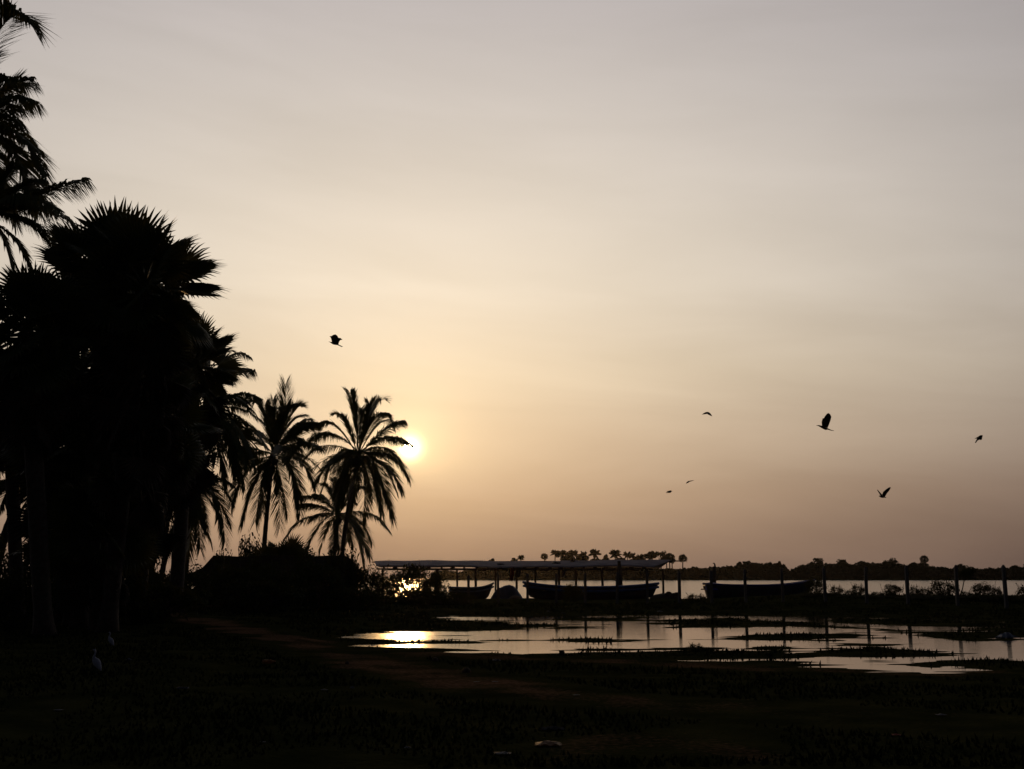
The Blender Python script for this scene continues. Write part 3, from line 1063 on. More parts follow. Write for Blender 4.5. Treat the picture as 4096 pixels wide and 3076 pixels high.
def broad_tree(label, px, ytop, D, rpx, seed, ybase_off=0.0, leaf=0.16, n=5000, name='leafy_tree', trunk_r=0.12, group=None, stemx=0, flat=0.75):
    X = (px - 2048) / F * D
    z0 = hz(X, D) - 0.1
    top = at(px, ytop, D)
    rx = rpx * D / F
    root = thing(name, label, 'tree', (X, D, z0), group=group)
    pts, cs = blob_points(n, rx, rx, rx * flat, 30, seed)
    cz = top.z - z0 - rx * flat * 0.92
    pts[:, 2] += cz
    mb = MB()
    leaf_cloud(mb, pts, leaf, 0.5)
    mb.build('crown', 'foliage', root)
    mb = MB()
    b0 = Vector((stemx, 0, 0))
    fork = Vector((stemx * 0.4, 0, cz * 0.7))
    mb.tube([b0, b0.lerp(fork, .5) + Vector((.04, 0, 0)), fork], [trunk_r, trunk_r * .8, trunk_r * .65], 8)
    for c in cs[:14]:
        e = Vector((c[0], c[1], c[2] + cz))
        mb.tube([fork, (fork + e) / 2 + Vector((0, 0, -.05)), e], [trunk_r * .45, trunk_r * .3, trunk_r * .1], 5)
    mb.build('trunk', 'bark', root)
    return root


broad_tree('dark leafy tree filling the middle of the grove between fan palms', 440, 1800, 42, 230, 201, n=5000, leaf=0.2)
broad_tree('broad-leaved young tree beside the three close trunks', 585, 2080, 41, 75, 203, n=700, leaf=0.22, trunk_r=0.05)
broad_tree('dark leafy tree under the right flank of the grove', 715, 1760, 50, 170, 204, n=5500, leaf=0.2)
broad_tree('slender small tree leaning right behind the second fence post from the right', 3845, 2262, 58.5, 42, 205, n=900, leaf=0.12, trunk_r=0.035, stemx=-0.55)


# ------------------------------------------------------------------ hut
def build_hut():
    D = 57.0
    x0 = (772 - 2048) / F * D
    x1 = (1425 - 2048) / F * D
    zr = at(800, 2224, D + 2).z
    o = Vector(((x0 + x1) / 2, D + 2, 0.1))
    r_ = thing('hut', 'long low thatched hut behind the shrubs under the palms', 'hut', o)
    hw = (x1 - x0) / 2
    # hipped roof with a slightly wavy ridge, real thickness
    mb = MB()
    ez = 1.45
    n = 24
    vs = []
    for s_ in (0.0, -0.18):
        for i in range(n + 1):
            u = i / n
            X = -hw + 2 * hw * u
            rise = min(1, u / 0.075, (1 - u) / 0.05)
            zz = ez + (zr - 0.1 - ez) * rise + 0.03 * math.sin(u * 17) * rise
            vs += [(X - (0.3 if u == 0 else 0), -2.4, ez + s_), (X, 0, zz + s_), (X, 2.4, ez + s_)]
    fs = []
    m_ = (n + 1) * 3
    for i in range(n):
        for k in range(2):
            a = i * 3 + k
            fs.append((a, a + 3, a + 4, a + 1))
            fs.append((m_ + a, m_ + a + 1, m_ + a + 4, m_ + a + 3))
    for i in range(n):
        for k in (0, 2):
            a = i * 3 + k
            fs.append((a, a + 3, m_ + a + 3, m_ + a))
    fs += [(0, 1, m_ + 1, m_), (1, 2, m_ + 2, m_ + 1), (n * 3, n * 3 + 1, m_ + n * 3 + 1, m_ + n * 3), (n * 3 + 1, n * 3 + 2, m_ + n * 3 + 2, m_ + n * 3 + 1)]
    mb.add(vs, fs)
    mb.build('roof', 'thatch', r_)
    mb = MB()
    mb.box((0, -1.9, 0.62), (2 * hw - 0.8, 0.2, 1.44))
    mb.box((0, 1.9, 0.62), (2 * hw - 0.8, 0.2, 1.44))
    mb.box((-hw + 0.5, 0, 0.62), (0.2, 3.59, 1.44))
    mb.box((hw - 0.5, 0, 0.62), (0.2, 3.59, 1.44))
    mb.build('wall', 'mud_wall', r_)
    mb = MB()
    mb.box((1.0, -2.03, 0.55), (0.8, 0.06, 1.25))
    mb.build('door', 'wood', r_)


build_hut()


# ------------------------------------------------------------------ boat shed
def build_shed():
    D1, D2 = 86.0, 90.0
    el_, er = at(1507, 2267, D1), at(2613, 2267, D1)
    rl, rr_ = at(1497, 2244, D2), at(2685, 2241, D2)
    o = Vector((el_.x, D1, -0.2))
    root = thing('boat_shed', 'long open boat shed with a low corrugated roof on thin posts', 'shed', o)

    def sheet(a, b, c, d, name):
        """corrugated sheet: a-b lower edge, d-c upper edge"""
        mb = MB()
        nn_ = 640
        vs = []
        for lay in (0, -0.012):
            for row in range(5):
                v = row / 4
                for i in range(nn_ + 1):
                    u = i / nn_
                    P_ = (a.lerp(b, u)).lerp(d.lerp(c, u), v)
                    sag = 0.035 * math.sin(u * 23 + 1) * (1 - v) + 0.045 * math.sin(u * 9) + 0.02 * math.sin(u * 41) * v
                    vs.append((P_.x, P_.y, P_.z + 0.022 * math.sin(i * math.pi / 2) + sag + lay))
        fs = []
        w_ = nn_ + 1
        off = 5 * w_
        for row in range(4):
            for i in range(nn_):
                q0 = row * w_ + i
                fs.append((q0, q0 + 1, q0 + w_ + 1, q0 + w_))
                fs.append((off + q0, off + q0 + w_, off + q0 + w_ + 1, off + q0 + 1))
        for i in range(nn_):
            fs.append((i, off + i, off + i + 1, i + 1))
        mb.add(vs, fs)
        local(mb, o).build(name, 'roof_sheet', root, True)
    sheet(el_, er, rr_, rl, 'roof_sheet')
    bl, br = at(1520, 2300, 94.0), at(2640, 2300, 94.0)
    bl.z = br.z = el_.z - 0.02
    sheet(bl, br, rr_ - Vector((0, -0.01, 0.005)), rl - Vector((0, -0.01, 0.005)), 'roof_sheet')
    # ridge pole sticking out, beams
    mb = MB()
    mb.tube([rl - Vector((0.2, 0, 0.09)), rr_ + Vector((0.75, 0, -0.06))], 0.05, 8)
    local(mb, o).build('ridge_pole', 'wood', root)
    for Yb in (D1 + 0.35, 93.6):
        mb = MB()
        zb = el_.z - 0.17
        mb.box(((el_.x + er.x) / 2, Yb, zb), (er.x - el_.x + 0.1, 0.09, 0.13))
        local(mb, o).build('beam', 'wood', root)
    # rafter ends between the beam and the sheets
    x = el_.x + 0.5
    rj = random.Random(4)
    while x < er.x - 0.1:
        mb = MB()
        mb.box((x, D1 + 0.45, el_.z - 0.055), (rj.choice((0.12, 0.25, 0.32)), 0.5, 0.10))
        local(mb, o).build('rafter_end', 'wood', root)
        x += 0.92 + rj.uniform(-.12, .12)
    for k, (px, row, pr) in enumerate([(1538, 0, .10), (1681, 1, .09), (1751, 0, .13), (1831, 1, .09), (1904, 0, .11), (1982, 1, .09), (2065, 0, .10), (2139, 1, .10),
                                       (2232, 0, .11), (2299, 1, .10), (2403, 0, .11), (2469, 1, .10), (2578, 0, .12), (2642, 1, .10)]):
        Yb = D1 + 0.35 if row == 0 else 93.6
        X = (px - 2048) / F * Yb
        X = min(X, er.x - 0.05) if row == 0 else X
        mb = MB()
        mb.tube([(X, Yb, -0.7), (X + 0.03, Yb, 1.0), (X, Yb, el_.z - 0.21)], [pr, pr * .95, pr * .9], 8)
        local(mb, o).build('post', 'wood', root)
    return o


build_shed()


def slab_cloth(label, px, y0, y1, D, wpx, m, name='hanging_cloth'):
    a, b = at(px, y0, D), at(px, y1, D)
    w = wpx * D / F / 2
    mb = MB()
    n = 8
    vs = []
    for s_ in (0.012, -0.012):
        for j in range(7):
            v = j / 6
            for i in range(n + 1):
                u = i / n * 2 - 1
                ww = w * (1 - 0.25 * math.sin(v * 2.5)) * (1.0 - 0.2 * v)
                vs.append((u * ww + 0.06 * v * math.sin(5 * v), s_ + 0.07 * math.sin(i * 1.7 + v), (b.z - a.z) * v * (1 - 0.05 * math.cos(i * 2.1))))
    fs = []
    w_ = n + 1
    off = 7 * w_
    for j in range(6):
        for i in range(n):
            q0 = j * w_ + i
            fs.append((q0, q0 + 1, q0 + w_ + 1, q0 + w_))
            fs.append((off + q0, off + q0 + w_, off + q0 + w_ + 1, off + q0 + 1))
    for j in range(6):
        for i in (0, n):
            q0 = j * w_ + i
            fs.append((q0, q0 + w_, off + q0 + w_, off + q0))
    mb.add(vs, fs)
    ob = mb.build(name, m)
    ob.location = a
    tag(ob, label, 'cloth')


slab_cloth('long reddish cloth hanging from the shed roof edge', 2047, 2272, 2324, 86.3, 20, 'red_cloth')
slab_cloth('short dark cloth hanging beside the red one under the shed roof', 2075, 2272, 2309, 86.3, 16, 'dark_cloth')
slab_cloth('narrow dark rag hanging from the shed roof over the long boat', 2254, 2272, 2309, 86.3, 15, 'dark_cloth')


def rooftop(label, px, py, D, dims, m, name, cat, shape='lump'):
    c = at(px, py, D)
    mb = MB()
    if shape == 'ring':
        n = 24
        pts = [(math.cos(2 * math.pi * i / n) * dims[0], math.sin(2 * math.pi * i / n) * dims[0], 0.01 * math.sin(i)) for i in range(n + 1)]
        mb.tube(pts, dims[1], 8)
    elif shape == 'pole':
        mb.tube([(-dims[0], 0, 0), (0, 0, 0.02), (dims[0], 0, 0)], dims[1], 6)
    else:
        rr = random.Random(px)
        n = 7
        vs = []
        for j in range(5):
            ph = -math.pi / 2 + math.pi * j / 4
            for i in range(n):
                th = 2 * math.pi * i / n
                k = rr.uniform(.8, 1.2)
                vs.append((math.cos(ph) * math.cos(th) * dims[0] * k, math.cos(ph) * math.sin(th) * dims[1] * k, math.sin(ph) * dims[2] * k))
        fs = [(j * n + i, j * n + (i + 1) % n, (j + 1) * n + (i + 1) % n, (j + 1) * n + i) for j in range(4) for i in range(n)]
        mb.add(vs, fs)
    ob = mb.build(name, m, None, True)
    ob.location = c
    return tag(ob, label, cat)


rooftop('old dark tyre lying flat on the shed roof', 2225, 2253.0, 88.3, (0.26, 0.09), 'black_plastic', 'tyre', 'tyre', 'ring').rotation_euler = (R(9), 0, 0)
rooftop('bundle of rags on the shed roof ridge', 2290, 2246, 89.3, (0.22, 0.2, 0.12), 'dark_cloth', 'rag_bundle', 'rag')
rooftop('long thin pole lying along the shed roof', 2340, 2249.5, 89.1, (1.3, 0.035), 'wood', 'pole', 'pole', 'pole')
rooftop('thin stick lying on the left part of the shed roof', 1735, 2255, 88.2, (0.9, 0.03), 'wood', 'pole', 'pole', 'pole').rotation_euler = (0, R(-4), R(25))
rooftop('flat scrap lying on the shed roof above the hanging cloths', 2001, 2256, 87.8, (0.35, 0.2, 0.05), 'dark_cloth', 'sheet_scrap', 'scrap')

# leaning mast behind the long boat and the tall mooring posts
def mast(label, px0, y0, px1, y1, D, r, name='mooring_post', cat='post'):
    a, b = at(px0, y0, D), at(px1, y1, D)
    mb = MB()
    mb.tube([b, a.lerp(b, .5), a], [r * 1.1, r, r * .9], 8)
    o = Vector(b)
    ob = local(mb, o).build(name, 'wood', None, True)
    ob.location = o
    return tag(ob, label, cat)


mast('dark leaning timber pole between shed and long boat, reaching above the roof', 2476, 2244, 2488, 2400, 78, 0.14)
mast('tall dark post behind the blue boat with a bird on its top', 2855, 2268, 2859, 2400, 78, 0.15)

# ------------------------------------------------------------------ concrete fence posts
posts = [(1760, 2303), (1878, 2301), (1994, 2299), (2109, 2295), (2221, 2293), (2336, 2291), (2461, 2287), (2580, 2284), (2706, 2283),
         (2833, 2280), (2967, 2277), (3113, 2273), (3279, 2270), (3441, 2265), (3603, 2261), (3797, 2259), (3988, 2259)]
PLAB = ['first post at the left, half sunk in the shrub', 'second from the left, before the small boat', 'third from the left, before the tarpaulin heap',
        'fourth from the left, at the bow of the long boat', 'fifth from the left, before the long boat', 'sixth from the left, right of the boat shrub',
        'seventh from the left, beside the dark leaning pole', 'eighth from the left, near the right end of the long boat', 'ninth from the left, alone between the two big boats',
        'tenth from the left, at the blunt end of the blue boat', 'before the middle of the blue boat', 'before the rising end of the blue boat',
        'against the leaning dark shrub', 'fourth from the right, between weeds', 'third from the right', 'second from the right, with the small tree behind', 'rightmost, clear against the lagoon']
proto = None
for i, (px, yt) in enumerate(posts):
    D = 64.5 + (50.6 - 64.5) * ((px - 1760) / 2228) ** 1.0
    X = (px - 2048) / F * D
    zt = at(px, yt, D).z
    zg = hz(X, D)
    if proto is None:
        mb = MB()
        h_ = 1.7
        w_ = 0.145
        mb.box((0, 0, h_ / 2 - 0.35), (w_, w_, h_ + 0.7), 0, 0.92)
        mb.box((0, 0, h_ + 0.045), (w_ * 0.92 * .995, w_ * .92 * .995, 0.088), 0, 0.35)
        for z in (0.5, 0.95, 1.4):
            mb.box((w_ / 2, 0, z), (0.016, 0.06, 0.03))
        proto = mb.build('fence_post', 'concrete')
        ob = proto
    else:
        ob = proto.copy()
        COL.objects.link(ob)
    ob.location = (X, D, zt - 1.79)
    ob.rotation_euler = (R(random.uniform(-1.2, 1.2)), R(random.uniform(-1.1, 1.1)), R(random.uniform(-8, 8)))
    tag(ob, ('concrete fence post ' + PLAB[i]), 'fence post', 'concrete fence posts along the bank')


# ------------------------------------------------------------------ boats
def boat(label, D, pxl, pxr, ymid, yl, yr, ybot, bowl, bowr, beam=1.7, paint='dark_paint', rim='blue_paint', rimr=0.075, rz=0.0, blunt=None, seed=1, rub=True):
    """open fishing boat; yl, yr, ymid: rim heights (photo rows) at its ends and middle; bowl/bowr rake of the ends in m"""
    xl = (pxl - 2048) / F * D
    xr = (pxr - 2048) / F * D
    cx = (xl + xr) / 2
    Lh = (xr - xl) / 2
    zb = at(2048, ybot, D).z
    zm, zl, zr = at(2048, ymid, D).z - zb, at(2048, yl, D).z - zb, at(2048, yr, D).z - zb
    root = thing('fishing_boat', label, 'boat', (cx, D, zb), rz)
    n, m_ = 36, 9

    def sheer(u):
        e = zl if u < 0 else zr
        return zm + (e - zm) * abs(u) ** 2.3

    def hb(u):
        if blunt == 'l' and u < 0:
            return beam / 2 * (1 - 0.22 * abs(u) ** 2)
        return beam / 2 * max(0.04, 1 - abs(u) ** 2.6) ** 0.75

    def station(u, inset=0.0, lift=0.0):
        row = []
        s_ = sheer(u)
        rake = (bowl if u < 0 else bowr)
        for k in range(-m_, m_ + 1):
            v = abs(k) / m_
            y = hb(u) * (math.sin(v * math.pi / 2) ** 0.75) - inset * v
            zk = 0.0 + 0.28 * abs(u) ** 5 if not (blunt == 'l' and u < 0) else 0.03
            z = zk + (s_ - zk) * (v ** 2.2)
            z = max(z, lift + zk) if lift else z
            x = u * Lh - (rake * (1 - z / max(s_, .1)) * abs(u) ** 3 * (1 if u > 0 else -1))
            row.append((x, (y if k >= 0 else -y), z))
        return row
    mb = MB()
    vs, fs = [], []
    w_ = 2 * m_ + 1
    for i in range(n + 1):
        vs += station(-1 + 2 * i / n)
    off = len(vs)
    for i in range(n + 1):
        vs += station((-1 + 2 * i / n) * 0.985, 0.03, 0.07)
    for i in range(n):
        for k in range(w_ - 1):
            a = i * w_ + k
            fs.append((a, a + w_, a + w_ + 1, a + 1))
            fs.append((off + a, off + a + 1, off + a + w_ + 1, off + a + w_))
        for k in (0, w_ - 1):
            a = i * w_ + k
            fs.append((a, off + a, off + a + w_, a + w_))
    fs.append(tuple(range(w_)))
    fs.append(tuple(range(n * w_, n * w_ + w_))[::-1])
    mb.add(vs, fs)
    mb.build('hull', paint, root, True)
    for sg in (-1, 1):
        mb = MB()
        pts = []
        for i in range(n + 1):
            u = -1 + 2 * i / n
            pts.append((u * (Lh + 0.02), sg * hb(u), sheer(u) + 0.01))
        mb.tube(pts, rimr, 8)
        mb.build('gunwale', rim, root, True)
        if rub:
            mb = MB()
            pts = [(x * 0.995, y * 1.01 if abs(y) > .1 else y, z - 0.23) for x, y, z in pts]
            mb.tube(pts, rimr * 0.95, 8)
            mb.build('rubbing_strake', rim, root, True)
    for u in (-0.6, -0.2, 0.25, 0.62):
        mb = MB()
        mb.box((u * Lh, 0, sheer(u) - 0.22), (0.24, 2 * hb(u) - 0.14, 0.05))
        mb.build('thwart', 'wood', root)
    return root


boat('small fishing boat half behind the left shrubs with its bow up to the right', 74, 1800, 1975, 2352, 2350, 2333, 2400, 0.1, 0.4, 1.3, rim='pale_paint', rimr=0.06, rub=True)
lb = boat('long fishing boat with raised rolled rims at both ends, resting before the shed', 72, 2092, 2624, 2350, 2329, 2334, 2404, 0.55, 0.5, 1.7, rim='blue_paint', rimr=0.085)
bb = boat('blue boat with a tarpaulin over its blunt left end and a rising bow', 68, 2806, 3238, 2342, 2335, 2320, 2404, 0.22, 0.65, 1.6, paint='dark_paint', rim='blue_tarp', rimr=0.06, blunt='l', rub=False)
# outboard bracket as a part of the blue boat
mb = MB()
Lb = (3238 - 2806) / 2 * 68 / F
mb.box((-Lb - 0.08, 0, 0.70), (0.30, 0.12, 0.06))
mb.box((-Lb - 0.02, 0.0, 0.82), (0.10, 0.3, 0.16))
mb.build('motor_bracket', 'wood', bb)


def draped(label, px0, px1, ys, D, depth, m, name, cat, seed=0, ybase=2404):
    """heap covered by cloth: top outline ys (photo rows) from px0 to px1"""
    n, k = 28, 12
    a0 = (px0 - 2048) / F * D
    a1 = (px1 - 2048) / F * D
    zb = at(2048, ybase, D).z
    cx = (a0 + a1) / 2
    vs = []
    for i in range(n + 1):
        u = i / n
        f_ = u * (len(ys) - 1)
        j = min(int(f_), len(ys) - 2)
        yy = ys[j] + (ys[j + 1] - ys[j]) * (f_ - j)
        zt = at(2048, yy, D).z - zb
        ed = math.sin(math.pi * min(1, max(0, u))) ** 0.4
        for q_ in range(k + 1):
            v = q_ / k * 2 - 1
            z = zt * max(0, 1 - abs(v) ** 2.6) + 0.03 * math.sin(i * 1.3 + q_ * 2.1) * (1 - abs(v))
            vs.append((a0 + (a1 - a0) * u - cx, v * depth / 2 * (0.25 + 0.75 * ed), max(z, -0.12) if abs(v) < 1 else -0.15))
    fs = [(i * (k + 1) + q_, (i + 1) * (k + 1) + q_, (i + 1) * (k + 1) + q_ + 1, i * (k + 1) + q_ + 1) for i in range(n) for q_ in range(k)]
    fs.append(tuple(range(k + 1)))
    fs.append(tuple(range(n * (k + 1), (n + 1) * (k + 1)))[::-1])
    mb = MB()
    mb.add(vs, fs)
    ob = mb.build(name, m, None, True)
    ob.location = (cx, D, zb)
    return tag(ob, label, cat)


draped('dark tarpaulin heap between the small boat and the long boat', 1962, 2096, [2398, 2372, 2354, 2349, 2342, 2340, 2343, 2356, 2378, 2402], 73.5, 1.6, 'tarp', 'tarpaulin_heap', 'tarpaulin')
draped('heap of brown fishing net against the tarpaulin heap', 2030, 2094, [2400, 2388, 2383, 2384, 2388, 2402], 72, 0.9, 'net', 'fishing_net', 'fishing net')
draped('blue tarpaulin stretched over the blunt end of the blue boat', 2806, 2872, [2340, 2331, 2331, 2332, 2334, 2345], 68, 1.45, 'blue_tarp', 'tarpaulin_cover', 'tarpaulin', ybase=2350)
draped('pale plastic bundle lying in the long boat', 2482, 2520, [2352, 2344, 2341, 2345, 2353], 72.4, 0.7, 'pale_paint', 'plastic_bundle', 'bundle', ybase=2356)
draped('low mound of rubble right of the long boat', 2590, 2712, [2386, 2378, 2374, 2373, 2376, 2390], 76, 2.0, 'rock', 'rubble_mound', 'rubble')
draped('rounded boulder on top of the rubble mound', 2648, 2678, [2376, 2367, 2367, 2374], 75.6, 0.5, 'rock', 'boulder', 'rock', ybase=2380)
draped('slanting driftwood log at the right of the rubble mound', 2668, 2708, [2378, 2373, 2370, 2371], 75.0, 0.3, 'wood', 'driftwood', 'driftwood', ybase=2380)

# ------------------------------------------------------------------ far shore
DF = 552.0
mb = MB()
vs, fs = [], []
n = 120
for i in range(n + 1):
    px = 1700 + (6400 - 1700) * i / n
    X = (px - 2048) / F * DF
    ed = DF - 3 + 4 * math.sin(i * 0.9) + 30 * (1 if i == 0 else 0)
    for (yy, z) in ((ed, -1.2), (ed + 4, 0.2), (ed + 14, 0.9), (1100, 1.2), (1600, 1.2)):
        vs.append((X * (yy / DF if i else 1), yy, z))
for i in range(n):
    for k in range(4):
        a = i * 5 + k
        fs.append((a, a + 5, a + 6, a + 1))
mb.add(vs, fs)
tag(mb.build('far_shore', 'far_foliage'), 'low far bank of the lagoon', 'land', kind='structure')

PROF = [(1728, 2318), (1734, 2292), (1763, 2285), (1782, 2281), (1804, 2286), (1839, 2289), (1871, 2282), (1950, 2264), (2000, 2262), (2100, 2258), (2300, 2256), (2450, 2256),
        (2560, 2262), (2640, 2277), (2740, 2276), (2765, 2268), (2790, 2275), (2830, 2270), (2905, 2267), (2930, 2262), (2960, 2256), (3010, 2256),
        (3060, 2253), (3100, 2256), (3125, 2262), (3140, 2284), (3170, 2270), (3190, 2262), (3225, 2254), (3280, 2256), (3310, 2258), (3350, 2250), (3395, 2259),
        (3420, 2256), (3460, 2255), (3500, 2253), (3530, 2250), (3570, 2256), (3610, 2263), (3640, 2261), (3690, 2268), (3730, 2269), (3780, 2275), (3850, 2273),
        (3910, 2277), (3940, 2274), (3990, 2272), (4030, 2268), (4060, 2271), (4096, 2260), (4300, 2262), (4700, 2268), (5200, 2262), (6000, 2268)]
PP = np.array(PROF, float)
nc = 46000
wpx = rng.uniform(1728, 6000, nc)
wpx = np.where(rng.uniform(0, 1, nc) < 0.72, rng.uniform(1728, 4250, nc), wpx)
wY = DF + rng.uniform(2, 26, nc)
topy = np.interp(wpx, PP[:, 0], PP[:, 1]) + 1.5 * np.sin(wpx * 0.11) + 1.2 * np.sin(wpx * 0.37 + 1)
X = (wpx - 2048) / F * wY
topz = H + (2306 - topy) * wY / F
u = rng.uniform(0, 1, nc) ** 0.6
lo = -0.1
Z = lo + (topz - lo) * u * (1 - 0.25 * rng.uniform(0, 1, nc) ** 3)
mb = MB()
leaf_cloud(mb, np.stack([X, wY, Z], 1), 1.25, 0.7)
# solid heart of the wood
vs, fs = [], []
xs_ = np.arange(1736, 6000, 12)
for i, px in enumerate(xs_):
    ty = float(np.interp(px, PP[:, 0], PP[:, 1]))
    for (yy, k) in ((DF + 6, 0), (DF + 9, .7), (DF + 14, .93), (DF + 22, .7), (DF + 26, 0)):
        Yv = yy
        tz = H + (2306 - ty - 3) * Yv / F
        vs.append(((px - 2048) / F * Yv, Yv, max(-0.3, tz * k + 0.5 * math.sin(i * 1.9 + yy)) if k else -0.5))
for i in range(len(xs_) - 1):
    for k in range(4):
        a = i * 5 + k
        fs.append((a, a + 5, a + 6, a + 1))
mb.add(vs, fs)
tag(mb.build('far_wood', 'far_foliage'), 'dark wood lining the far shore of the lagoon', 'wood', kind='stuff')


def far_tree(label, px, ytop, wpx_, ybot, seed, D=None, group=None, dome=0.9):
    """broad-headed tree on the far shore"""
    D = D or DF + 12
    X = (px - 2048) / F * D
    s_ = D / F
    root = thing('far_tree', label, 'tree', (X, D, 0.3), group=group)
    rx = wpx_ * s_ / 2
    rz_ = (ybot - ytop) * s_ / 2
    cz = (2306 - (ytop + ybot) / 2) * s_ + H - 0.3
    pts, cs = blob_points(700, rx, rx, rz_, 14, seed)
    pts[:, 2] += cz
    mb = MB()
    leaf_cloud(mb, pts, 0.9, 0.7)
    mb.build('crown', 'far_foliage', root)
    mb = MB()
    mb.tube([(0, 0, -0.5), (0.1, 0, cz * .6), (0, 0, cz)], [0.4, 0.3, 0.2], 6)
    for c in cs[:6]:
        mb.tube([(0, 0, cz * 0.7), (c[0], c[1], c[2] + cz)], [0.2, 0.08], 4)
    mb.build('trunk', 'bark', root)
    return root


for i, a in enumerate([
        ('small round tree above the left part of the shed roof', 1967, 2233, 26, 2262),
        ('low round tree just left of the small lone palm over the shed', 2056, 2234, 34, 2262),
        ('leafy tree between the first coconut palms of the far row', 2262, 2205, 36, 2262),
        ('low rounded tree in the far palm row left of the tall feathery palm', 2418, 2222, 32, 2262),
        ('small round tree right of the lone star-shaped palm on the far shore', 2331, 2214, 44, 2262),
        ('bushy tree filling the gap right of the leftmost far coconut palm', 2268, 2222, 60, 2262),
        ('bushy tree under the third far coconut palm', 2303, 2226, 56, 2262),
        ('low bushy tree under the star-shaped far palm', 2384, 2234, 54, 2262),
        ('low bushy tree under the right end of the far coconut row', 2532, 2230, 66, 2262),
        ('low wide tree under the full-crowned far coconut palm', 2478, 2232, 60, 2262),
        ('low bushy tree under the far fan palm at the right', 3676, 2252, 60, 2280),
        ('wide flat-topped tree at the left of the big canopy beyond the shed end', 2592, 2206, 50, 2240),
        ('big wide canopy beyond the right end of the shed', 2636, 2206, 60, 2242),
        ('domed tree right of the big canopy beyond the shed end', 2670, 2215, 46, 2246),
        ('low humped tree on the far shore behind the bird post', 2944, 2251, 28, 2275),
        ('square-topped tree on the far shore above the blue boat', 2985, 2243, 52, 2275),
        ('ragged twiggy tree on the far shore right of the square-topped one', 3098, 2243, 34, 2280),
        ('tall dark tree rising left of the leaning shrub on the far shore', 3252, 2231, 52, 2275),
        ('domed tree on the far shore between the fourth and fifth posts from the right', 3352, 2237, 44, 2275),
        ('ragged tree on the far shore above the fourth post from the right', 3432, 2245, 54, 2275),
        ('large domed tree on the far shore left of the third post from the right', 3540, 2235, 70, 2278),
        ('small tree on the far shore left of the far fan palm', 3630, 2251, 34, 2278),
        ('rounded tree on the far shore just right of the second post from the right', 3815, 2260, 44, 2285),
        ('low tree on the far shore near the right edge', 4028, 2262, 34, 2285),
        ('rising tree on the far shore at the right edge', 4100, 2254, 60, 2285)]):
    far_tree(*a, seed=300 + i)


def far_palm(label, px, ytop, rpx, seed, ybot=2300, kind='coconut', D=None):
    D = D or DF + 10
    rr = random.Random(seed)
    X = (px - 2048) / F * D
    s_ = D / F
    cz = (2306 - (ytop + rpx * 0.8)) * s_ + H - 0.3
    root = thing('far_' + kind + '_palm', label, 'palm tree', (X, D, 0.3))
    mb = MB()
    lean = rr.uniform(-1, 1)
    mb.tube([(lean, 0, -0.5), (lean * .3, 0, cz * .5), (0, 0, cz)], [0.34, 0.28, 0.24], 6)
    mb.build('trunk', 'bark', root)
    Rm = rpx * s_ * (1.22 if kind == 'coconut' else 1.05)
    mb = MB()
    if kind == 'coconut':
        for k in range(26):
            a = k * 2.4 + rr.uniform(-.2, .2)
            e = rr.uniform(-0.6, 1.15)
            B = Vector((0, 0, cz))
            T = B + Vector((math.cos(a) * math.cos(e), math.sin(a) * math.cos(e), math.sin(e) * 0.95 - 0.22)) * Rm
            mid = (B + T) / 2 + Vector((0, 0, 0.22 * Rm))
            pts = [bez(B, mid, T, j / 6) for j in range(7)]
            for j in range(6):
                p0, p1 = pts[j], pts[j + 1]
                w_ = Rm * 0.24 * math.sin(math.pi * (j + 0.8) / 7)
                w2 = Rm * 0.24 * math.sin(math.pi * min(6.8, j + 1.8) / 7)
                sd = (p1 - p0).cross(Vector((0, 0, 1))).normalized()
                dn = Vector((0, 0, -1))
                for sg in (-1, 1):
                    o_ = len(mb.v)
                    mb.v.extend([tuple(p0), tuple(p1), tuple(p1 + (sd * sg + dn * 1.1) * w2 + (p1 - p0) * .5), tuple(p0 + (sd * sg + dn * 1.1) * w_ + (p1 - p0) * .5)])
                    mb.f.append((o_, o_ + 1, o_ + 2, o_ + 3))
    else:
        for k in range(26):
            z = 1 - (k + .5) / 26 * 1.75
            a = k * 2.4
            h_ = math.sqrt(max(0, 1 - z * z))
            d = Vector((h_ * math.cos(a), h_ * math.sin(a), z))
            c = Vector((0, 0, cz)) + d * Rm * 0.55
            u_ = d.cross(Vector((rr.uniform(-1, 1), rr.uniform(-1, 1), rr.uniform(-1, 1)))).normalized()
            if k == 0:
                leaf_cloud(mb, rng.normal(0, Rm * .28, (70, 3)) + np.array([0, 0, cz]), 0.9, 0.8)
            for j in range(9):
                th = -1.9 + 3.8 * j / 8
                t2 = th + 0.3
                o_ = len(mb.v)
                mb.v.extend([tuple(c), tuple(c + (d * math.cos(th - .2) + u_ * math.sin(th - .2)) * Rm * .3),
                             tuple(c + (d * math.cos(th) + u_ * math.sin(th)) * Rm * .46), tuple(c + (d * math.cos(t2 - .1) + u_ * math.sin(t2 - .1)) * Rm * .3)])
                mb.f.append((o_, o_ + 1, o_ + 2, o_ + 3))
    mb.build('crown', 'far_foliage', root)


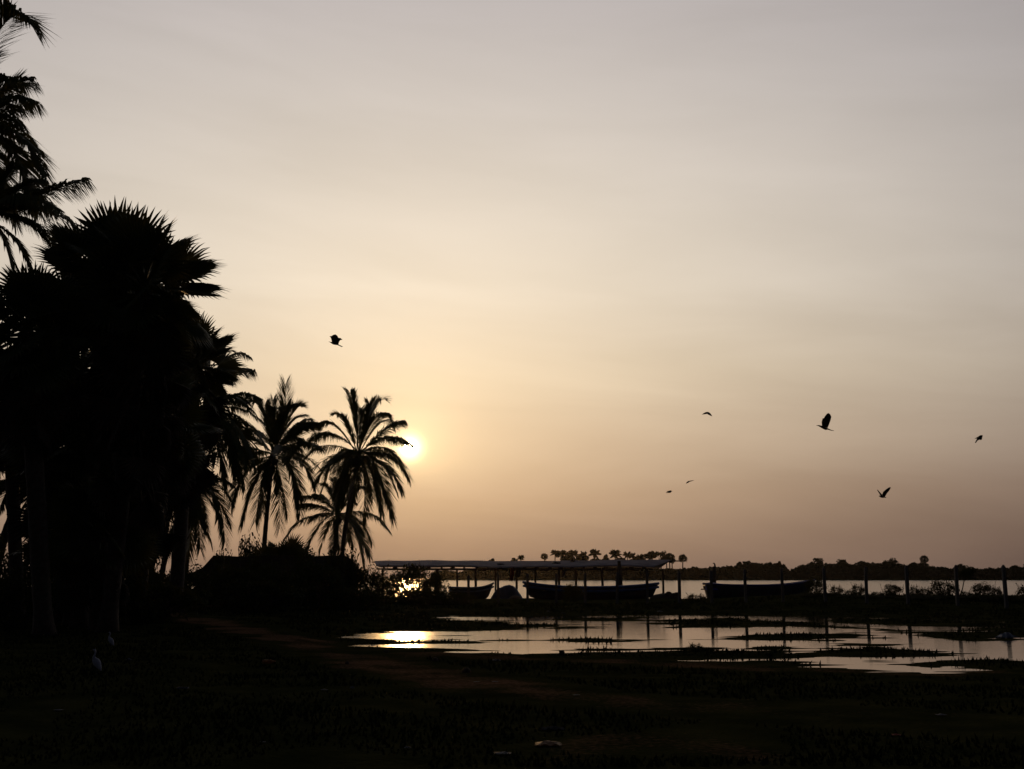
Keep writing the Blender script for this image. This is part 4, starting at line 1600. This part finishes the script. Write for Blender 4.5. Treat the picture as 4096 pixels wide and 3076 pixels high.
for i, a in enumerate([
        ('small lone coconut palm just above the shed roof on the far shore', 2084, 2221, 13),
        ('leftmost coconut palm of the far row, with a bare trunk', 2218, 2200, 17),
        ('coconut palm second in the far row beside the leafy tree', 2243, 2199, 20),
        ('coconut palm third in the far row leaning into the leafy tree', 2290, 2200, 21),
        ('broad coconut palm standing between the leafy clump and the star-shaped palm', 2330, 2206, 20),
        ('star-shaped coconut palm standing highest in the far row', 2375, 2197, 22),
        ('coconut palm with a full crown above the leaning pole', 2456, 2199, 22),
        ('coconut palm right of the full-crowned one', 2504, 2206, 17),
        ('small coconut palm near the right end of the far row', 2524, 2211, 15),
        ('last low coconut palm of the far row before the big canopy', 2556, 2217, 18)]):
    far_palm(*a, seed=400 + i)
for i, a in enumerate([
        ('round fan palm standing alone left of the far palm row', 2176, 2216, 16),
        ('fan palm with trunk showing just beyond the shed end', 2658, 2225, 18),
        ('fan palm between the shed end and the round-headed fan palm', 2680, 2232, 16),
        ('round-headed fan palm standing clear right of the shed', 2723, 2221, 19),
        ('fan palm rising above the wood on the far shore at the right', 3676, 2226, 19)]):
    far_palm(*a, seed=500 + i, kind='fan')


# ------------------------------------------------------------------ birds
def bird(label, cx, cy, D, spine, wings, m='black_feather', name='crow', cat='bird', bm=None):
    """spine: (dx, dy, r) photo pixels from cx,cy (dy down); wings: (outline, kx, ky) with depth = kx*dx + ky*dy"""
    s_ = D / F
    o = at(cx, cy, D)
    mb = MB()
    pts = [(dx * s_, 0.15 * dx * s_, -dy * s_) for dx, dy, r in spine]
    mb.tube(pts, [max(r, .25) * s_ for dx, dy, r in spine], 10)
    for out, kx, ky in wings:
        n = len(out)
        rx_, ry_ = out[0]
        vs = []
        for th in (0.004, -0.004):
            for dx, dy in out:
                dep = kx * (dx - rx_) + ky * (dy - ry_)
                vs.append((dx * s_, dep * s_ + th + 0.15 * dx * s_, -dy * s_))
        cxm, cym = sum(p_[0] for p_ in out) / n, sum(p_[1] for p_ in out) / n
        dep = kx * (cxm - rx_) + ky * (cym - ry_)
        vs += [(cxm * s_, dep * s_ + .012 + 0.15 * cxm * s_, -cym * s_), (cxm * s_, dep * s_ - .012 + 0.15 * cxm * s_, -cym * s_)]
        fs = []
        for i in range(n):
            j = (i + 1) % n
            fs += [(i, j, 2 * n), (n + j, n + i, 2 * n + 1), (i, n + i, n + j, j)]
        mb.add(vs, fs)
    ob = mb.build(name, m)
    ob.location = o
    return tag(ob, label, cat)


bird('crow in level flight high over the coconut palms, wings raised', 1342, 1368, 36,
     [(-28, -1, .3), (-21, 1, 1.4), (-16, 3, 3), (-8, 6, 5), (2, 8, 4.6), (9, 10, 3), (14, 13, 2.0), (26, 18, 2.0), (29, 18, .8)],
     [([(8, 10), (-13, 2), (-14, -8), (-16, -13), (-20, -17), (-12, -18), (-6, -22), (4, -25), (12, -20), (15, -8), (15, 2), (12, 9)], 0.2, 0.9),
      ([(8, 9), (-10, 4), (-12, -12), (-6, -22), (5, -25), (16, -23), (25, -14), (16, -12), (14, -6)], -0.2, -0.9)])
bird('crow with one tall upswept wing above the far fence posts', 3300, 1690, 40,
     [(-38, 13, .3), (-29, 13, 2), (-22, 15, 3.4), (-10, 20, 5.5), (2, 26, 5), (10, 26, 3), (24, 31, 1.6), (36, 33, .8)],
     [([(8, 22), (-18, 14), (-17, -2), (-10, -20), (-2, -30), (6, -33), (14, -28), (20, -20), (19, -8), (14, 10), (10, 22)], 0.3, 0.7),
      ([(6, 24), (-10, 16), (-6, -6), (2, -22), (8, -24), (12, -10), (9, 12)], -0.3, -0.8)])
bird('crow gliding at the far right with folded tail pointing down', 3913, 1757, 42,
     [(20, -17, .4), (17, -13, 3), (10, -8, 5), (2, -2, 4.5), (-6, 4, 2.8), (-13, 14, 2), (-13, 15, .5)],
     [([(6, -6), (20, -17), (8, -16), (-6, -8), (-20, -1), (-10, -2), (0, 0)], 0.4, 0.5),
      ([(8, -4), (20, -16), (19, -9), (12, 2), (8, 4), (2, 2), (0, 0)], -0.3, -0.9)])
bird('bird with both wings held up in a V low on the right', 3528, 1976, 44,
     [(-14, 9, .3), (-11, 8, 2.2), (-5, 11, 3.6), (3, 12, 3.6), (9, 12, 2.6), (17, 14, .8)],
     [([(2, 10), (-8, 8), (-16, -2), (-26, -14), (-24, -16), (-12, -6), (0, 3)], 0.5, 0.2),
      ([(10, 11), (0, 6), (4, -8), (14, -18), (26, -26), (32, -25), (26, -12), (18, -2), (12, 10)], -0.4, 0.3)])
bird('small gull-winged bird topmost of the three small ones in mid sky', 2826, 1655, 60,
     [(-2, -2, .5), (2, -3, 2.4), (6, 0, 2.6), (9, 3, .8)],
     [([(0, 2), (-4, 2), (-22, 6), (-12, -2), (-4, -6), (3, -8), (6, -6)], 0.6, 0.1), ([(2, -6), (6, -8), (14, -2), (19, 6), (22, 12), (14, 8), (4, 2)], -0.6, 0.1)])
bird('small bird with bent wings, middle of the three small ones', 2757, 1928, 60,
     [(-12, 5, .5), (-6, 2, 2.2), (-1, -2, 2.2), (4, -4, .7)],
     [([(-4, 2), (-16, 8), (-12, 2), (-6, -3), (0, -5), (4, -3)], 0.6, 0.1), ([(-2, 0), (2, -5), (12, -6), (20, -6), (6, -2)], -0.6, 0.1)])
bird('tiny bird lowest of the three small ones', 2676, 1967, 60,
     [(13, -3, .6), (8, -1, 2.2), (0, 0, 2.6), (-6, 1, 1.6), (-12, 4, .8)],
     [([(8, 0), (10, -6), (0, -4), (-6, -2), (-14, -2), (-2, 1)], 0.6, 0.3), ([(10, 0), (6, 4), (-2, 4), (-10, 6), (0, 0)], -0.6, 0.1)])
bird('tiny bird flying close past the fronds right of the grove', 991, 1612, 56,
     [(8, 0, .5), (4, 0, 2.6), (-2, -1, 3), (-6, 2, 1.2)],
     [([(2, 4), (6, -2), (-2, -6), (-7, -8), (-5, -2), (-7, 3), (-2, 5)], 0.4, 0.3)])
bird('small pigeon-like bird perched on the left coconut frond', 162, 674, 33,
     [(5, -15, .5), (2, -15, 3.2), (-1, -12, 4), (0, -5, 6.5), (1, 4, 7.5), (1, 12, 6), (0, 20, 3)], [], name='perched_bird')
bird('hunched cormorant-like bird perched on the tall dark post', 2857, 2262, 78,
     [(-6, -8, .5), (-3, -9, 2.2), (0, -8, 2.6), (2, -4, 3.0), (3, 2, 3.4), (3, 7, 2.4)], [], name='perched_bird')
bird('small dark bird standing on the mud strip in the puddle', 2252, 2470, 47,
     [(-7, -3, .5), (-4, -3, 2), (0, -1, 3.2), (6, 0, 2.6), (12, 0, .7)], [], name='wading_bird').location.z = 0.13


def egret(label, px, ybase, hpx, face=1, lean=0.3):
    p0 = gnd(px, ybase)
    D = p0.y
    hh = hpx * D / F
    root = thing('egret', label, 'bird', (p0.x, p0.y, hz(p0.x, p0.y) + 0.0))
    mb = MB()
    s_ = hh
    # tail -> body -> neck -> head as one surface
    pts = [(0.22 * face, 0, .20), (0.16 * face, 0, .30), (0.08 * face, 0, .44), (0.0, 0, .56), (-0.07 * face, 0, .66), (-0.075 * face, 0, .74), (-0.04 * face, 0, .83),
           (-0.04 * face, 0, .91), (-0.075 * face, 0, .965), (-0.13 * face, 0, .965)]
    rad = [.02, .07, .13, .135, .075, .045, .038, .04, .046, .02]
    mb.tube([(x * s_, y * s_, z * s_) for x, y, z in pts], [r * s_ for r in rad], 12, 0.8)
    mb.build('body', 'white_feather', root, True)
    mb = MB()
    mb.tube([(-0.12 * face * s_, 0, .965 * s_), (-0.25 * face * s_, 0, .945 * s_)], [.018 * s_, .004 * s_], 6)
    mb.build('beak', 'beak', root)
    for sg in (-1, 1):
        mb = MB()
        mb.tube([(0.05 * face * s_, sg * .05 * s_, .36 * s_), (0.07 * face * s_, sg * .05 * s_, .18 * s_), (0.05 * face * s_, sg * .05 * s_, 0), (-0.02 * face * s_, sg * .06 * s_, 0)],
                [.018 * s_, .011 * s_, .011 * s_, .006 * s_], 6)
        mb.build('leg', 'dark_cloth', root)


egret('white egret standing upright on the dark grass at lower left', 376, 2760, 104, 1)
egret('smaller egret standing at the foot of the fan palm grove', 437, 2632, 68, 1)


# ------------------------------------------------------------------ litter and stones
def scrap(label, px, py, wpx_, m='plastic', name='litter_scrap', cat='litter', hf=0.35, kind='crumple', rz=0.0):
    p0 = gnd(px, py)
    D = p0.y
    w = wpx_ * D / F
    mb = MB()
    rr = random.Random(px * 7 + py)
    if kind == 'crumple':
        n, k = 9, 6
        vs = []
        for i in range(n):
            for j in range(k):
                u, v = i / (n - 1) - .5 + .08 * math.sin(j * 2.3 + px), j / (k - 1) - .5 + .12 * math.sin(i * 1.9 + py)
                e = 1 - max(abs(u), abs(v)) * 2
                vs.append((u * w * rr.uniform(.88, 1.05), v * w * .7 * rr.uniform(.9, 1.1), w * hf * (0.15 + e * rr.uniform(.4, 1.0))))
        fs = [(i * k + j, (i + 1) * k + j, (i + 1) * k + j + 1, i * k + j + 1) for i in range(n - 1) for j in range(k - 1)]
        o_ = len(vs)
        vs += [(x, y, 0) for x, y, z in vs]
        fs += [(o_ + a, o_ + d, o_ + c, o_ + b) for a, b, c, d in fs]
        for i in range(n - 1):
            for j in (0, k - 1):
                a = i * k + j
                fs.append((a, a + k, o_ + a + k, o_ + a))
        for j in range(k - 1):
            for i in (0, n - 1):
                a = i * k + j
                fs.append((a, a + 1, o_ + a + 1, o_ + a))
        mb.add(vs, fs)
    elif kind == 'bottle':
        L = w / 2
        r_ = w * 0.15
        mb.tube([(-L, 0, r_), (-L * .96, 0, r_), (-L * .55, 0, r_), (-L * .5, 0, r_), (0.1 * L, 0, r_), (.3 * L, 0, r_), (.72 * L, 0, r_), (.78 * L, 0, r_), (L, 0, r_)],
                [r_ * .8, r_, r_, r_ * .93, r_, r_ * .93, r_ * .45, r_ * .33, r_ * .33], 14)
    elif kind == 'ball':
        r_ = w / 2
        mb.tube([(0, 0, r_ + r_ * math.sin(a)) for a in np.linspace(-1.5, 1.5, 9)], [max(.02 * r_, r_ * math.cos(a)) for a in np.linspace(-1.5, 1.5, 9)], 16)
    elif kind == 'tray':
        mb.box((0, 0, w * .12), (w, w * .6, w * .05), 0, 1.0)
        for sx in (-1, 1):
            mb.box((sx * w * .5, 0, w * .17), (w * .04, w * .6, w * .14))
            mb.box((0, sx * w * .3, w * .17), (w * .955, w * .035, w * .137))
    else:  # stone
        mb.tube([(0, 0, z * w * .35) for z in (-.5, 0, .5, 1.0, 1.25)], [w * .42, w * .5, w * .44, w * .28, w * .06], 7)
    ob = mb.build(name, m, None, kind in ('ball', 'bottle'))
    ob.location = (p0.x, p0.y, hz(p0.x, p0.y) + 0.012)
    if name == 'stone' or kind == 'ball':
        ob.location.z -= 0.02
    ob.rotation_euler = (0, 0, rz)
    return tag(ob, label, cat)


scrap('plastic bottle with orange light painted in, lying on the grass left of the track', 1075, 2680, 52, 'orange_lit_plastic', 'plastic_bottle', 'bottle', kind='bottle', rz=0.1)  # the orange light on the bottle sits in its colour
scrap('crumpled white bag on the grass right of the egret', 512, 2692, 20, 'plastic', 'plastic_bag', hf=.6)
scrap('thin pale scrap lying at the lower left', 230, 2903, 34, 'plastic', rz=-.3, hf=.1)
scrap('shallow pale food tray on the dark grass below the egret', 730, 2795, 40, 'plastic', 'food_tray', 'tray', kind='tray')
scrap('crumpled pale paper left of the track below the bottle', 1297, 2792, 28, 'plastic', hf=.2, rz=-.4)
scrap('small white crumpled paper beside the other one below the bottle', 1408, 2786, 20, 'plastic', hf=.5)
scrap('flat white strip on the track, left of a pair', 1906, 2756, 24, 'plastic', hf=.06)
scrap('flat white strip on the track, right of a pair', 1980, 2755, 24, 'plastic', hf=.08)
scrap('bright flat scrap on the grass right of the track strips', 2306, 2818, 26, 'plastic', hf=.08)
scrap('dark plastic bag with pale edge below the puddle middle', 1985, 2655, 34, 'black_plastic', 'plastic_bag', hf=.3)
scrap('wide black plastic sheet near the bottom of the photo', 2210, 2960, 90, 'rag', 'plastic_sheet', hf=.14)
scrap('crumpled clear plastic with orange light painted in, at the bottom', 2192, 3036, 98, 'orange_lit_plastic', 'plastic_bag', hf=.16)  # clear plastic; its orange glint is painted as base colour
scrap('crumpled pale plastic at the very bottom edge', 2010, 3072, 66, 'plastic', 'plastic_bag', hf=.12)
scrap('small pale scrap at the bottom left of the middle', 1630, 3046, 26, 'plastic', hf=.3)
scrap('white curved scrap on the grass at the lower right', 3767, 2898, 40, 'plastic', hf=.16, rz=.2)
scrap('small reddish scrap on the grass at the lower right', 3585, 2988, 38, 'red_cloth', hf=.15)
scrap('thin pale twig of litter near the bottom left of the middle', 1050, 3020, 26, 'plastic', hf=.15, rz=-1)
scrap('pale bluish plastic sack slumped at the right end of the puddle', 4028, 2552, 66, 'pale_paint', 'plastic_sack', 'sack', hf=.42)
scrap('pale scrap at the foot of the bank left of the ball', 2193, 2456, 12, 'plastic', hf=.6)
scrap('white scrap on the bank below the lone post', 2640, 2456, 22, 'plastic', hf=.3)
scrap('dark coconut husk like a ball on the near edge of the puddle', 2248, 2622, 22, 'husk', 'coconut_husk', 'coconut husk', kind='ball')
scrap('left of two small stones in the right puddle', 3728, 2617, 14, 'rock', 'stone', 'stone', kind='stone')
scrap('right of two small stones in the right puddle', 3755, 2617, 13, 'rock', 'stone', 'stone', kind='stone')
scrap('small dark stone in the puddle at the right edge', 4072, 2598, 9, 'rock', 'stone', 'stone', kind='stone')
scrap('dark clod on the track left of the puddle', 1388, 2672, 18, 'husk', 'clod', 'clod', kind='stone')
scrap('dark stone on the track edge under the puddle tip', 1545, 2615, 24, 'rock', 'stone', 'stone', kind='stone')
scrap('dark clod on the near bank of the puddle, left of the husk', 1740, 2655, 30, 'husk', 'clod', 'clod', kind='stone')
scrap('large dark clod on the grass below the puddle', 1865, 2712, 40, 'husk', 'clod', 'clod', kind='stone')

# ------------------------------------------------------------------ haze
hm = bpy.data.materials.new('haze')
hm.use_nodes = True
ht = hm.node_tree
ht.nodes.clear()
pv = ht.nodes.new('ShaderNodeVolumePrincipled')
pv.inputs['Color'].default_value = (0.9, 0.82, 0.72, 1)
pv.inputs['Density'].default_value = 0.00003
pv.inputs['Anisotropy'].default_value = 0.85
ho = ht.nodes.new('ShaderNodeOutputMaterial')
ht.links.new(pv.outputs[0], ho.inputs['Volume'])
MATS['haze'] = hm
HAZE = True
if HAZE:
    mb = MB()
    mb.box((0, 0, 0), (12600, 4900, 42))
    hb_ = mb.build('haze', 'haze')
    hb_.location = (0, -700, 18.0)
    tag(hb_, 'thin evening haze over the lagoon', 'haze', kind='stuff')
